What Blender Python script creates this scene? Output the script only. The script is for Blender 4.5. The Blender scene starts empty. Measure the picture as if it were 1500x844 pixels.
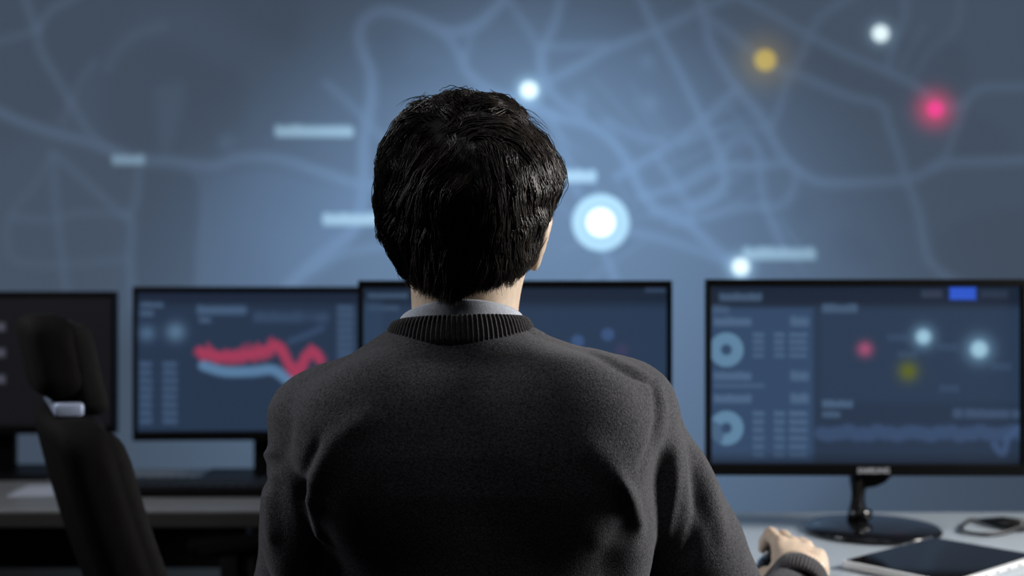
import bpy, bmesh, math, random
import numpy as np
from mathutils import Vector, Matrix

R = math.radians
F = 1750.0                      # focal length in pixels of the 1500 x 844 frame
CZ = 1.15                       # camera height
DESK = 0.735                    # desk top height

sc = bpy.context.scene
col = sc.collection

# ------------------------------------------------------------------ camera, world, lights, exposure
cam_d = bpy.data.cameras.new('camera')
cam = bpy.data.objects.new('camera', cam_d)
col.objects.link(cam)
cam.location = (0, 0, CZ)
cam.rotation_euler = (R(90), 0, 0)
cam_d.sensor_width = 36.0
cam_d.lens = F / 1500 * 36.0
cam_d.clip_start = 0.05
cam_d.dof.use_dof = True
cam_d.dof.focus_distance = 1.21
cam_d.dof.aperture_fstop = 2.7
cam_d.dof.aperture_blades = 7
sc.camera = cam

world = bpy.data.worlds.new('world')
sc.world = world
world.use_nodes = True
world.node_tree.nodes['Background'].inputs[0].default_value = (0.55, 0.7, 1.0, 1)
world.node_tree.nodes['Background'].inputs[1].default_value = 0.004

def aim(o, target):
    d = Vector(target) - o.location
    o.rotation_euler = d.to_track_quat('-Z', 'Y').to_euler()

def area_light(name, loc, target, size, power, color, size_y=None, spread=180):
    l = bpy.data.lights.new(name, 'AREA')
    l.energy = power
    l.color = color
    l.size = size
    if size_y:
        l.shape = 'RECTANGLE'
        l.size_y = size_y
    l.spread = R(spread)
    o = bpy.data.objects.new(name, l)
    col.objects.link(o)
    o.location = loc
    aim(o, target)
    return o

area_light('side_lamp_key', (1.80, 1.66, 1.52), (0.05, 1.32, 0.98), 0.5, 20.5, (1.0, 0.97, 0.93), spread=115)
area_light('side_lamp_fill', (-1.40, 1.52, 1.70), (-0.15, 1.28, 1.0), 0.5, 10, (0.96, 0.97, 1.0))
area_light('ceiling_light_top', (0.10, 0.80, 2.8), (-0.05, 1.25, 1.1), 0.7, 3.4, (0.96, 0.98, 1.0))
area_light('ceiling_light_rear', (0.85, 0.25, 2.6), (-0.02, 1.25, 1.2), 0.4, 2.0, (0.97, 0.98, 1.0))

def spot_light(name, loc, target, angle, power, color, blend=1.0, radius=0.08):
    l = bpy.data.lights.new(name, 'SPOT')
    l.energy = power
    l.color = color
    l.spot_size = R(angle)
    l.spot_blend = blend
    l.shadow_soft_size = radius
    o = bpy.data.objects.new(name, l)
    col.objects.link(o)
    o.location = loc
    aim(o, target)
    return o

spot_light('added_map_spot', (0.06, 2.3, 1.98), (0.06, 4.0, 0.97), 82, 124, (0.66, 0.86, 1.0))  # added unseen spot that brightens the middle of the map

vs = sc.view_settings
vs.view_transform = 'Standard'
vs.look = 'None'
vs.exposure = 0.0
vs.gamma = 1.0
vs.use_curve_mapping = False

# ------------------------------------------------------------------ helpers
def P(px, py, d):
    """a pixel of the photograph at depth d, as a world point"""
    return Vector(((px - 750) / F * d, d, CZ - (py - 422) / F * d))

def lin(h):
    h = h.lstrip('#')
    out = []
    for i in (0, 2, 4):
        c = int(h[i:i + 2], 16) / 255
        out.append(c / 12.92 if c <= 0.04045 else ((c + 0.055) / 1.055) ** 2.4)
    return out

def tag(o, label=None, cat=None, group=None, kind=None):
    if label: o['label'] = label
    if cat: o['category'] = cat
    if group: o['group'] = group
    if kind: o['kind'] = kind
    return o

def empty(name, loc=(0, 0, 0), rz=0.0):
    o = bpy.data.objects.new(name, None)
    o.empty_display_size = 0.1
    col.objects.link(o)
    o.location = loc
    o.rotation_euler = (0, 0, rz)
    return o

def link_mesh(name, me, mat, parent=None, smooth=True):
    o = bpy.data.objects.new(name, me)
    col.objects.link(o)
    if mat: me.materials.append(mat)
    if smooth: me.polygons.foreach_set('use_smooth', [True] * len(me.polygons))
    if parent: o.parent = parent
    return o

def obj(name, bm, mat, parent=None, smooth=False):
    me = bpy.data.meshes.new(name)
    bmesh.ops.recalc_face_normals(bm, faces=bm.faces[:])
    bm.to_mesh(me)
    bm.free()
    return link_mesh(name, me, mat, parent, smooth)

def np_mesh(name, V, Fc, mat, parent=None, smooth=True):
    """fast mesh from numpy vertices and equal-sized faces"""
    V = np.asarray(V, dtype=np.float32)
    Fc = np.asarray(Fc, dtype=np.int32)
    me = bpy.data.meshes.new(name)
    n, k = Fc.shape
    me.vertices.add(len(V))
    me.vertices.foreach_set('co', V.ravel())
    me.loops.add(n * k)
    me.loops.foreach_set('vertex_index', Fc.ravel())
    me.polygons.add(n)
    me.polygons.foreach_set('loop_start', np.arange(0, n * k, k, dtype=np.int32))
    me.update(calc_edges=True)
    return link_mesh(name, me, mat, parent, smooth)

def add_box(bm, c, s, bevel=0.0, seg=2, rot=None):
    g = bmesh.ops.create_cube(bm, size=1.0)
    vs_ = g['verts']
    bmesh.ops.scale(bm, vec=s, verts=vs_)
    if bevel > 0:
        es = list({e for v in vs_ for e in v.link_edges})
        g2 = bmesh.ops.bevel(bm, geom=es, offset=bevel, segments=seg, profile=0.5, affect='EDGES')
        vs_ = list({v for f in g2['faces'] for v in f.verts} | {v for v in vs_ if v.is_valid})
    if rot is not None:
        bmesh.ops.rotate(bm, cent=(0, 0, 0), matrix=rot, verts=vs_)
    bmesh.ops.translate(bm, vec=c, verts=vs_)
    return vs_

def add_lathe(bm, prof, seg=48, c=(0, 0, 0)):
    """revolve (r, z) pairs about z"""
    rings = []
    for r, z in prof:
        if r < 1e-6:
            rings.append([bm.verts.new((c[0], c[1], c[2] + z))])
        else:
            rings.append([bm.verts.new((c[0] + r * math.cos(2 * math.pi * i / seg), c[1] + r * math.sin(2 * math.pi * i / seg), c[2] + z)) for i in range(seg)])
    for a, b in zip(rings, rings[1:]):
        for i in range(seg):
            j = (i + 1) % seg
            if len(a) == 1 and len(b) == 1: continue
            if len(a) == 1: bm.faces.new((a[0], b[i], b[j]))
            elif len(b) == 1: bm.faces.new((a[i], a[j], b[0]))
            else: bm.faces.new((a[i], a[j], b[j], b[i]))

def catmull(pts, n=8):
    pts = [np.array(p, float) for p in pts]
    out = []
    for i in range(len(pts) - 1):
        p0 = pts[max(i - 1, 0)]; p1 = pts[i]; p2 = pts[i + 1]; p3 = pts[min(i + 2, len(pts) - 1)]
        for t in np.linspace(0, 1, n, endpoint=False):
            out.append(0.5 * ((2 * p1) + (-p0 + p2) * t + (2 * p0 - 5 * p1 + 4 * p2 - p3) * t * t + (-p0 + 3 * p1 - 3 * p2 + p3) * t ** 3))
    out.append(pts[-1])
    return out

def add_tube(bm, pts, rad, seg=10):
    pts = [Vector(p) for p in pts]
    rings = []
    up = Vector((0, 0, 1))
    for i, p in enumerate(pts):
        t = (pts[min(i + 1, len(pts) - 1)] - pts[max(i - 1, 0)]).normalized()
        a = t.cross(up)
        if a.length < 1e-3: a = t.cross(Vector((1, 0, 0)))
        a.normalize()
        b = t.cross(a).normalized()
        r = rad[i] if isinstance(rad, (list, tuple)) else rad
        rings.append([bm.verts.new(p + a * r * math.cos(2 * math.pi * k / seg) + b * r * math.sin(2 * math.pi * k / seg)) for k in range(seg)])
    for a, b in zip(rings, rings[1:]):
        for k in range(seg):
            j = (k + 1) % seg
            bm.faces.new((a[k], a[j], b[j], b[k]))
    bm.faces.new(rings[0]); bm.faces.new(list(reversed(rings[-1])))

# ------------------------------------------------------------------ materials
def mat_plain(name, color, rough=0.5, metal=0.0, spec=0.5, noise=0.0, nscale=40.0, bump=0.0, bscale=200.0):
    m = bpy.data.materials.new(name)
    m.use_nodes = True
    nt = m.node_tree
    b = nt.nodes['Principled BSDF']
    b.inputs['Base Color'].default_value = (*color, 1)
    b.inputs['Roughness'].default_value = rough
    b.inputs['Metallic'].default_value = metal
    b.inputs['Specular IOR Level'].default_value = spec
    tc = nt.nodes.new('ShaderNodeTexCoord')
    if noise > 0:
        n = nt.nodes.new('ShaderNodeTexNoise')
        n.inputs['Scale'].default_value = nscale
        n.inputs['Detail'].default_value = 4
        nt.links.new(tc.outputs['Object'], n.inputs['Vector'])
        r = nt.nodes.new('ShaderNodeMapRange')
        r.inputs['From Min'].default_value = 0.25
        r.inputs['From Max'].default_value = 0.75
        r.inputs['To Min'].default_value = 1 - noise
        r.inputs['To Max'].default_value = 1 + noise
        nt.links.new(n.outputs['Fac'], r.inputs['Value'])
        mx = nt.nodes.new('ShaderNodeVectorMath')
        mx.operation = 'SCALE'
        mx.inputs[0].default_value = color
        nt.links.new(r.outputs['Result'], mx.inputs['Scale'])
        nt.links.new(mx.outputs['Vector'], b.inputs['Base Color'])
    if bump > 0:
        n2 = nt.nodes.new('ShaderNodeTexNoise')
        n2.inputs['Scale'].default_value = bscale
        n2.inputs['Detail'].default_value = 3
        nt.links.new(tc.outputs['Object'], n2.inputs['Vector'])
        bp = nt.nodes.new('ShaderNodeBump')
        bp.inputs['Strength'].default_value = bump
        bp.inputs['Distance'].default_value = 0.002
        nt.links.new(n2.outputs['Fac'], bp.inputs['Height'])
        nt.links.new(bp.outputs['Normal'], b.inputs['Normal'])
    return m

def mat_knit(name, color, heather=0.7, rough=0.95):
    m = mat_plain(name, color, rough, spec=0.08, noise=heather, nscale=430.0, bump=0.4, bscale=640.0)
    b = m.node_tree.nodes['Principled BSDF']
    b.inputs['Sheen Weight'].default_value = 0.18
    b.inputs['Sheen Roughness'].default_value = 0.45
    b.inputs['Sheen Tint'].default_value = (0.8, 0.82, 0.9, 1)
    return m

def mat_skin():
    m = mat_plain('skin', (0.66, 0.515, 0.39), 0.5, spec=0.35, noise=0.12, nscale=90, bump=0.12, bscale=900)
    b = m.node_tree.nodes['Principled BSDF']
    b.inputs['Subsurface Weight'].default_value = 0.25
    b.inputs['Subsurface Radius'].default_value = (0.010, 0.004, 0.002)
    b.inputs['Subsurface Scale'].default_value = 0.6
    return m

def mat_hair():
    m = bpy.data.materials.new('dark_hair')
    m.use_nodes = True
    nt = m.node_tree
    b = nt.nodes['Principled BSDF']
    at = nt.nodes.new('ShaderNodeAttribute')
    at.attribute_name = 'tone'
    cr = nt.nodes.new('ShaderNodeMix')
    cr.data_type = 'RGBA'
    cr.inputs[6].default_value = (0.010, 0.0075, 0.0060, 1)
    cr.inputs[7].default_value = (0.052, 0.040, 0.033, 1)
    nt.links.new(at.outputs['Fac'], cr.inputs[0])
    nt.links.new(cr.outputs[2], b.inputs['Base Color'])
    b.inputs['Roughness'].default_value = 0.42
    b.inputs['Specular IOR Level'].default_value = 0.4
    return m

def mat_display(name, strength=1.0, albedo=0.0, rough=0.35, spec=0.3):
    """a screen that shows the picture stored in its point colours"""
    m = bpy.data.materials.new(name)
    m.use_nodes = True
    nt = m.node_tree
    b = nt.nodes['Principled BSDF']
    at = nt.nodes.new('ShaderNodeAttribute')
    at.attribute_name = 'picture'
    nt.links.new(at.outputs['Color'], b.inputs['Emission Color'])
    b.inputs['Emission Strength'].default_value = strength
    b.inputs['Roughness'].default_value = rough
    b.inputs['Specular IOR Level'].default_value = spec
    if albedo > 0:
        v = nt.nodes.new('ShaderNodeVectorMath')
        v.operation = 'SCALE'
        v.inputs['Scale'].default_value = albedo
        nt.links.new(at.outputs['Color'], v.inputs[0])
        v2 = nt.nodes.new('ShaderNodeVectorMath')
        v2.operation = 'MINIMUM'
        v2.inputs[1].default_value = (0.4, 0.5, 0.6)
        nt.links.new(v.outputs['Vector'], v2.inputs[0])
        nt.links.new(v2.outputs['Vector'], b.inputs['Base Color'])
    else:
        b.inputs['Base Color'].default_value = (0.004, 0.004, 0.005, 1)
    return m

M = {}
M['wall'] = mat_plain('wall_paint', (0.10, 0.11, 0.125), 0.9, noise=0.05, nscale=8)
M['floor'] = mat_plain('dark_carpet', (0.03, 0.031, 0.034), 0.95, spec=0.1, noise=0.2, nscale=60, bump=0.4, bscale=300)
M['ceiling'] = mat_plain('ceiling_paint', (0.12, 0.12, 0.13), 0.95, noise=0.04, nscale=10)
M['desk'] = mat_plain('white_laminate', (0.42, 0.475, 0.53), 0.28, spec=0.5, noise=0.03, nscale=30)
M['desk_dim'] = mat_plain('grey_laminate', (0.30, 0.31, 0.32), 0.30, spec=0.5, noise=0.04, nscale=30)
M['desk_edge'] = mat_plain('taupe_edge_band', (0.035, 0.032, 0.030), 0.6, noise=0.05, nscale=60)
M['leg'] = mat_plain('dark_steel', (0.03, 0.03, 0.033), 0.45, 0.6, noise=0.08, nscale=50)
M['plastic'] = mat_plain('black_plastic', (0.003, 0.003, 0.0035), 0.45, spec=0.12, noise=0.1, nscale=80)
M['gloss'] = mat_plain('gloss_black_plastic', (0.006, 0.006, 0.007), 0.12, spec=0.6, noise=0.1, nscale=30)
M['logo'] = mat_plain('silver_print', (0.55, 0.56, 0.6), 0.4, 0.2, noise=0.04, nscale=80)
M['chair'] = mat_plain('black_upholstery', (0.0035, 0.003, 0.003), 0.8, spec=0.1, noise=0.2, nscale=60, bump=0.3, bscale=300)
M['chair_grey'] = mat_plain('charcoal_mesh_fabric', (0.011, 0.0105, 0.0105), 0.85, spec=0.1, noise=0.2, nscale=90, bump=0.3, bscale=400)
M['knit'] = mat_knit('charcoal_knit', (0.071, 0.070, 0.076))
M['rib'] = mat_knit('charcoal_rib_knit', (0.058, 0.055, 0.057), 0.4)
M['shirt'] = mat_plain('pale_blue_grey_cotton', (0.52, 0.55, 0.62), 0.9, spec=0.15, noise=0.14, nscale=420, bump=0.3, bscale=900)
M['trousers'] = mat_plain('dark_trousers', (0.02, 0.02, 0.024), 0.9, spec=0.15, noise=0.2, nscale=200)
M['shoe'] = mat_plain('black_leather', (0.012, 0.011, 0.011), 0.4, noise=0.1, nscale=90)
M['skin'] = mat_skin()
M['hair'] = mat_hair()
M['eye'] = mat_plain('eye_white', (0.7, 0.68, 0.66), 0.2, noise=0.03, nscale=60)
M['iris'] = mat_plain('dark_iris', (0.03, 0.018, 0.012), 0.15, noise=0.1, nscale=400)
M['silver'] = mat_plain('silver_aluminium', (0.75, 0.77, 0.78), 0.35, 0.35, noise=0.03, nscale=90)
M['bracket'] = mat_plain('silver_metal_reflection_tint', (0.34, 0.40, 0.55), 0.45, 0.3, noise=0.04, nscale=90)  # silver metal; its bluish reflection is put into the base colour
M['paper'] = mat_plain('pale_paper', (0.62, 0.66, 0.78), 0.8, noise=0.04, nscale=30)
M['glass'] = mat_plain('black_glass', (0.006, 0.006, 0.008), 0.08, spec=0.7, noise=0.05, nscale=20)
M['cable'] = mat_plain('black_cable', (0.008, 0.008, 0.009), 0.45, noise=0.1, nscale=90)
M['map'] = mat_display('map_display', 1.0, 3.0, 0.6, 0.1)
M['screen'] = mat_display('monitor_display', 1.0, 0.0, 0.3, 0.25)

# ------------------------------------------------------------------ painting of what the screens show
class Canvas:
    """a picture in photo pixels, one colour per grid point"""
    def __init__(s, x0, x1, y0, y1, nx, ny, base):
        s.X, s.Y = np.meshgrid(np.linspace(x0, x1, nx), np.linspace(y0, y1, ny))
        s.C = np.empty((ny, nx, 3)); s.C[:] = lin(base)
    def mix(s, a, color, gain=1.0):
        c = np.array(lin(color)) * gain
        s.C += (c - s.C) * np.clip(a, 0, 1)[..., None]
    def add(s, a, color):
        s.C += np.array(lin(color)) * np.clip(a, 0, 1)[..., None]
    def seg(s, pts, closed=False):
        d = np.full(s.X.shape, 1e6)
        for (ax, ay), (bx, by) in zip(pts, pts[1:]):
            dx, dy = bx - ax, by - ay
            L = dx * dx + dy * dy + 1e-9
            t = np.clip(((s.X - ax) * dx + (s.Y - ay) * dy) / L, 0, 1)
            d = np.minimum(d, np.hypot(s.X - ax - t * dx, s.Y - ay - t * dy))
        return d
    def line(s, pts, w, color, a=1.0, soft=4.0, smooth=True):
        p = [tuple(q) for q in catmull(pts, 6)] if smooth and len(pts) > 2 else pts
        d = s.seg(p)
        s.mix(a * np.clip((w / 2 + soft / 2 - d) / soft, 0, 1), color)
    def disc(s, x, y, r, color, a=1.0, soft=3.0, gain=1.0):
        d = np.hypot(s.X - x, s.Y - y)
        s.mix(a * np.clip((r + soft / 2 - d) / soft, 0, 1), color, gain)
    def halo(s, x, y, r, color, a=1.0, sx=1.0, sy=1.0):
        d2 = ((s.X - x) / sx) ** 2 + ((s.Y - y) / sy) ** 2
        s.mix(a * np.exp(-d2 / (r * r)), color)
    def ring(s, x, y, r0, r1, color, a=1.0, soft=3.0):
        d = np.hypot(s.X - x, s.Y - y)
        s.mix(a * np.clip((r1 + soft / 2 - d) / soft, 0, 1) * np.clip((d - r0 + soft / 2) / soft, 0, 1), color)
    def rect(s, x0, y0, x1, y1, color, a=1.0, soft=5.0):
        d = np.maximum(np.maximum(x0 - s.X, s.X - x1), np.maximum(y0 - s.Y, s.Y - y1))
        s.mix(a * np.clip((soft / 2 - d) / soft, 0, 1), color)
    def words(s, x0, y0, x1, y1, color, a=1.0, seed=1, gap=0.0):
        """a row of small unreadable letters"""
        rr = random.Random(seed)
        h = y1 - y0
        s.line([(x0 + h * .4, (y0 + y1) / 2), (x1 - h * .4, (y0 + y1) / 2)], h * .8, color, a * 0.55, h * .6)
        x = x0
        first = True
        while x < x1 - 1:
            w = h * rr.uniform(0.28, 0.5)
            if gap and rr.random() < gap:
                x += h * 0.4; continue
            top = y0 if first or rr.random() < 0.3 else y0 + h * 0.25
            s.rect(x, top, min(x + w, x1), y1, color, a * 0.6, 4)
            pass
            x += w + h * 0.1
            first = False

def poly_mask(cv, pts, soft):
    """1 inside the closed outline, fading over soft"""
    p = [tuple(q) for q in catmull(pts + [pts[0]], 6)]
    inside = np.zeros(cv.X.shape, bool)
    for (ax, ay), (bx, by) in zip(p, p[1:]):
        c = (ay > cv.Y) != (by > cv.Y)
        with np.errstate(divide='ignore', invalid='ignore'):
            xi = ax + (cv.Y - ay) * (bx - ax) / (by - ay if by != ay else 1e-9)
        inside ^= c & (cv.X < xi)
    d = cv.seg(p)
    sd = np.where(inside, d, -d)
    return np.clip(0.5 + sd / soft, 0, 1)

def display_mesh(name, cv, o, ux, uy, mat, parent):
    """grid with corner o, edge vectors ux (right) and uy (down), carrying canvas cv"""
    ny, nx = cv.X.shape
    u, v = np.meshgrid(np.linspace(0, 1, nx), np.linspace(0, 1, ny))
    V = np.array(o)[None, None] + u[..., None] * np.array(ux) + v[..., None] * np.array(uy)
    idx = np.arange(nx * ny).reshape(ny, nx)
    Fc = np.stack([idx[:-1, :-1], idx[1:, :-1], idx[1:, 1:], idx[:-1, 1:]], -1).reshape(-1, 4)
    ob = np_mesh(name, V.reshape(-1, 3), Fc, mat, parent, False)
    at = ob.data.color_attributes.new('picture', 'FLOAT_COLOR', 'POINT')
    rgba = np.ones((nx * ny, 4), np.float32)
    rgba[:, :3] = cv.C.reshape(-1, 3)
    at.data.foreach_set('color', rgba.ravel())
    return ob

# ------------------------------------------------------------------ the room
def struct(name, c, s, mat):
    bm = bmesh.new(); add_box(bm, c, s)
    return tag(obj(name, bm, mat), kind='structure')

struct('floor', (0, 1.6, -0.05), (6.4, 5.4, 0.1), M['floor'])
struct('ceiling', (0, 1.6, 3.05), (6.4, 5.4, 0.1), M['ceiling'])
struct('wall_back', (0, 4.18, 1.5), (6.2, 0.12, 3.0), M['wall'])
struct('wall_left', (-3.15, 1.6, 1.5), (0.1, 5.4, 3.0), M['wall'])
struct('wall_right', (3.15, 1.6, 1.5), (0.1, 5.4, 3.0), M['wall'])

# ------------------------------------------------------------------ the wall map
def px_at(X, d): return 750 + X / d * F
def py_at(Z, d): return 422 - (Z - CZ) / d * F

def wall_map():
    D = 4.0
    x0, x1, z0, z1 = -2.25, 2.25, 0.35, 2.6
    t = empty('video_wall', (0, 4.08, z0))
    tag(t, 'huge wall-sized screen showing a blue-grey city map with glowing location dots', 'screen')
    cv = Canvas(px_at(x0, D), px_at(x1, D), py_at(z1, D), py_at(z0, D), 800, 400, '#3f4b5b')
    X, Y = cv.X, cv.Y
    # land, parks and water areas; the last two patches are painted shade
    cv.mix(0.35 * poly_mask(cv, [(-150, -250), (380, -250), (440, 60), (300, 10), (210, 20), (150, 90), (40, 200), (-150, 240)], 40), '#37414d')
    cv.mix(0.30 * poly_mask(cv, [(150, 95), (200, 65), (260, 65), (310, 95), (355, 110), (360, 160), (330, 210), (260, 230), (190, 220), (150, 180)], 30), '#37404c')
    cv.mix(0.25 * poly_mask(cv, [(225, 130), (265, 120), (270, 150), (250, 215), (235, 215)], 18), '#4a5c72')
    cv.mix(0.32 * poly_mask(cv, [(210, 250), (290, 262), (296, 330), (288, 410), (200, 425)], 14), '#364150')
    cv.mix(0.25 * poly_mask(cv, [(310, 425), (325, 370), (350, 352), (385, 380), (395, 425)], 20), '#364150')
    cv.mix(0.20 * poly_mask(cv, [(405, 300), (430, 270), (490, 280), (480, 310), (450, 340)], 20), '#364150')
    cv.mix(0.28 * poly_mask(cv, [(535, 95), (560, 50), (590, 60), (600, 90), (640, 105), (560, 130)], 24), '#364150')
    cv.mix(0.25 * poly_mask(cv, [(820, 0), (930, 0), (960, 45), (890, 60), (815, 60)], 20), '#364150')
    cv.mix(0.20 * poly_mask(cv, [(1190, 60), (1300, 110), (1370, 160), (1300, 150), (1180, 100)], 16), '#37404c')
    cv.mix(0.30 * poly_mask(cv, [(1310, 60), (1400, 60), (1420, 110), (1390, 145), (1350, 130)], 20), '#38424e')
    cv.mix(0.26 * poly_mask(cv, [(1410, 160), (1470, 190), (1480, 225), (1390, 235)], 20), '#38424e')
    cv.mix(0.30 * poly_mask(cv, [(1370, 345), (1420, 320), (1500, 305), (1650, 300), (1650, 420), (1400, 410), (1365, 380)], 16), '#38424e')
    cv.mix(0.22 * poly_mask(cv, [(1215, 355), (1240, 335), (1290, 375), (1240, 385)], 18), '#364150')
    cv.mix(0.22 * poly_mask(cv, [(1160, 300), (1190, 290), (1190, 320), (1165, 325)], 14), '#364150')
    cv.mix(0.5 * poly_mask(cv, [(300, 255), (380, 245), (470, 265), (545, 285), (520, 340), (430, 430), (300, 430)], 24), '#47566b')
    cv.mix(0.05 * poly_mask(cv, [(1130, 60), (1230, 90), (1290, 160), (1310, 250), (1200, 260), (1150, 220)], 30), '#3a4554')
    cv.mix(0.6 * poly_mask(cv, [(-300, 470), (100, 480), (400, 560), (430, 780), (-300, 800)], 60), '#353f4b')  # shade around the left monitors, painted into the map colours
    cv.mix(0.5 * poly_mask(cv, [(1250, 690), (1400, 640), (1700, 600), (1700, 800), (1200, 800)], 60), '#353f4b')  # painted shade under the right monitor, not part of the map
    RC = '#4b5a6e'
    def road(pts, w=11, a=0.75): cv.line(pts, w, RC, a * .95, 13)
    # main roads
    road([(30, -60), (38, 0), (52, 40), (60, 75), (80, 110), (104, 150), (125, 185), (150, 213), (178, 227)], 13, .6)
    road([(150, -30), (110, -5), (75, 15), (55, 42)], 12, .55)
    road([(57, 42), (20, 55), (-40, 66), (-180, 80)], 12, .45)
    road([(-180, 120), (-60, 145), (-10, 160), (30, 178), (80, 195), (130, 208), (175, 225), (210, 234), (250, 236), (310, 243), (350, 232), (400, 232), (440, 242), (480, 255), (530, 270), (580, 268)], 15, .85)
    road([(104, 150), (120, 115), (138, 92)], 11, .35)
    road([(104, 150), (92, 178)], 11, .35)
    road([(158, 100), (172, 75), (200, 50), (240, 38)], 14, .3)
    road([(76, 225), (50, 272), (18, 310), (10, 350), (25, 383), (100, 387), (185, 380)], 11, .32)
    road([(77, 228), (82, 300), (90, 370), (98, 440), (104, 520)], 11, .5)
    road([(85, 230), (130, 270), (165, 303), (192, 325), (190, 380), (195, 450)], 12, .55)
    road([(203, 250), (200, 290), (188, 318)], 12, .5)
    road([(20, 318), (80, 322), (115, 312), (185, 316)], 11, .4)
    road([(285, 250), (296, 275), (298, 320), (293, 370), (292, 425)], 9, .35)
    road([(760, -60), (742, -10), (718, 20), (692, 40), (655, 47), (620, 32), (585, 19), (555, 17), (533, 30), (526, 52), (532, 78), (543, 108), (543, 150), (534, 200), (533, 250), (530, 292), (518, 335), (480, 368), (445, 398), (420, 425), (390, 480)], 17, .9)
    road([(652, 47), (672, 78), (686, 107), (715, 130), (770, 150), (812, 170)], 14, .75)
    road([(690, 44), (686, 70), (680, 84)], 10, .6)
    road([(740, -5), (768, 35), (788, 70), (795, 110)], 12, .6)
    road([(478, 122), (510, 150), (535, 175), (562, 205)], 12, .65)
    road([(825, -20), (814, 30), (797, 68), (793, 100), (806, 130), (822, 150), (852, 166)], 13, .75)
    road([(795, 68), (840, 68), (885, 65)], 11, .6)
    road([(805, 118), (850, 95), (890, 72), (960, 45), (1030, 12), (1080, -10)], 13, .75)
    road([(930, -30), (940, 0), (957, 36), (971, 62), (1000, 116), (1030, 178), (1046, 207), (1056, 237), (1061, 265), (1042, 290), (1018, 302)], 13, .8)
    road([(1020, -20), (1030, 20), (1037, 48), (1041, 66), (1060, 100), (1080, 130), (1110, 165), (1130, 200), (1150, 233), (1180, 257), (1215, 268), (1310, 265), (1346, 257), (1380, 240), (1430, 237), (1520, 234), (1680, 225)], 14, .8)
    road([(1040, -30), (1100, 4), (1130, 20), (1185, 52), (1240, 80), (1300, 105), (1340, 125), (1382, 156), (1410, 152), (1437, 130), (1500, 127), (1680, 120)], 13, .7)
    road([(1036, 25), (1070, 50), (1105, 78), (1150, 106), (1172, 111), (1240, 140), (1290, 154), (1302, 185), (1316, 222), (1327, 262), (1345, 310), (1352, 350), (1362, 382), (1390, 408), (1440, 430)], 13, .7)
    road([(700, 140), (770, 155), (810, 170), (860, 182), (895, 205), (920, 240), (940, 280), (965, 310), (1000, 322), (1040, 358), (1078, 392), (1110, 440)], 15, .8)
    road([(890, 178), (930, 198), (970, 208)], 11, .6)
    road([(905, 258), (960, 226), (1000, 200), (1030, 176), (1080, 130)], 13, .75)
    road([(1260, -12), (1205, 22), (1186, 52), (1175, 80), (1155, 112), (1142, 158), (1128, 182)], 12, .6)
    road([(1325, -20), (1325, 25), (1314, 52), (1300, 98)], 11, .6)
    road([(1406, -20), (1401, 38), (1362, 75), (1342, 108)], 11, .35)
    road([(1352, 40), (1338, 65), (1322, 95)], 10, .35)
    road([(1412, 154), (1400, 190), (1386, 228), (1370, 246)], 12, .55)
    road([(962, 228), (988, 268), (1008, 300), (1012, 322)], 11, .65)
    road([(940, 288), (990, 274), (1050, 245), (1110, 243), (1150, 238)], 13, .7)
    road([(955, 312), (1020, 300), (1062, 284)], 11, .55)
    road([(1055, 240), (1066, 212), (1090, 202), (1108, 215), (1114, 260), (1122, 305), (1142, 356)], 11, .65)
    road([(1166, 248), (1162, 276), (1142, 300), (1085, 304), (1030, 318), (985, 326)], 12, .6)
    road([(1000, 210), (1050, 190), (1130, 188)], 11, .45)
    road([(915, 338), (970, 350), (1030, 370), (1078, 392)], 12, .6)
    road([(886, 370), (902, 412), (915, 450)], 12, .6)
    road([(806, 168), (825, 215), (846, 280)], 12, .5)
    road([(560, 360), (500, 372), (460, 392)], 12, .5)
    # small streets in the town centre
    rr = random.Random(4)
    for i in range(26):
        cx, cy = rr.uniform(800, 1170), rr.uniform(150, 400)
        an = rr.choice((0.6, -1.0)) + rr.uniform(-0.15, 0.15)
        L = rr.uniform(25, 70)
        cv.line([(cx - L * math.cos(an), cy + L * math.sin(an) * .8), (cx + L * math.cos(an), cy - L * math.sin(an) * .8)], 6, RC, .25, 6, False)
    for x, y in ((948, 90), (953, 150), (332, 208), (850, 145)):
        cv.halo(x, y, 12, RC, .5)
    # place names, too far out of focus to read
    for i, (a, b, c, d) in enumerate(((404, 184, 516, 200), (165, 227, 211, 241), (474, 313, 570, 329), (826, 250, 872, 266), (1090, 363, 1194, 380))):
        cv.words(a, b, c, d, '#88a9bf' if i != 1 else '#7f9db4', .85 if i != 4 else .62, seed=i + 3)
    # location dots
    WH = '#e2f6fc'
    cv.halo(1120, 88, 34, '#8a7a4c', .38)
    cv.disc(1121, 88, 15.5, '#b59c56', 1, 3)
    cv.halo(1369, 160, 22, '#d0486f', .85)
    cv.disc(1370, 160, 11, '#f2438c', 1, 4)
    for x, y in ((775, 132), (1290, 49), (1085, 391)):
        cv.halo(x, y, 16, '#8fb2c8', .5)
        cv.disc(x, y, 12, WH, 1, 3, 1.05)
    cv.disc(880, 326, 41, '#769cb1', .92, 2)
    cv.ring(880, 326, 21, 27, '#7fa6bd', .55, 3)
    cv.ring(880, 326, 31, 40, '#9cc4d4', .45, 4)
    cv.disc(880, 326, 20, '#fbffff', 1, 3, 1.3)
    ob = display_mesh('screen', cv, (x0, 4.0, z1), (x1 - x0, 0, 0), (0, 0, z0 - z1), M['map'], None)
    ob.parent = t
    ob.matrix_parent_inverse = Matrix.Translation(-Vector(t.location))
    bm = bmesh.new()
    add_box(bm, (0, 4.062, (z0 + z1) / 2), (x1 - x0 + 0.06, 0.116, z1 - z0 + 0.06), 0.008)
    f = obj('housing', bm, M['plastic'], t)
    f.matrix_parent_inverse = Matrix.Translation(-Vector(t.location))
    return t
wall_map()

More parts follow.
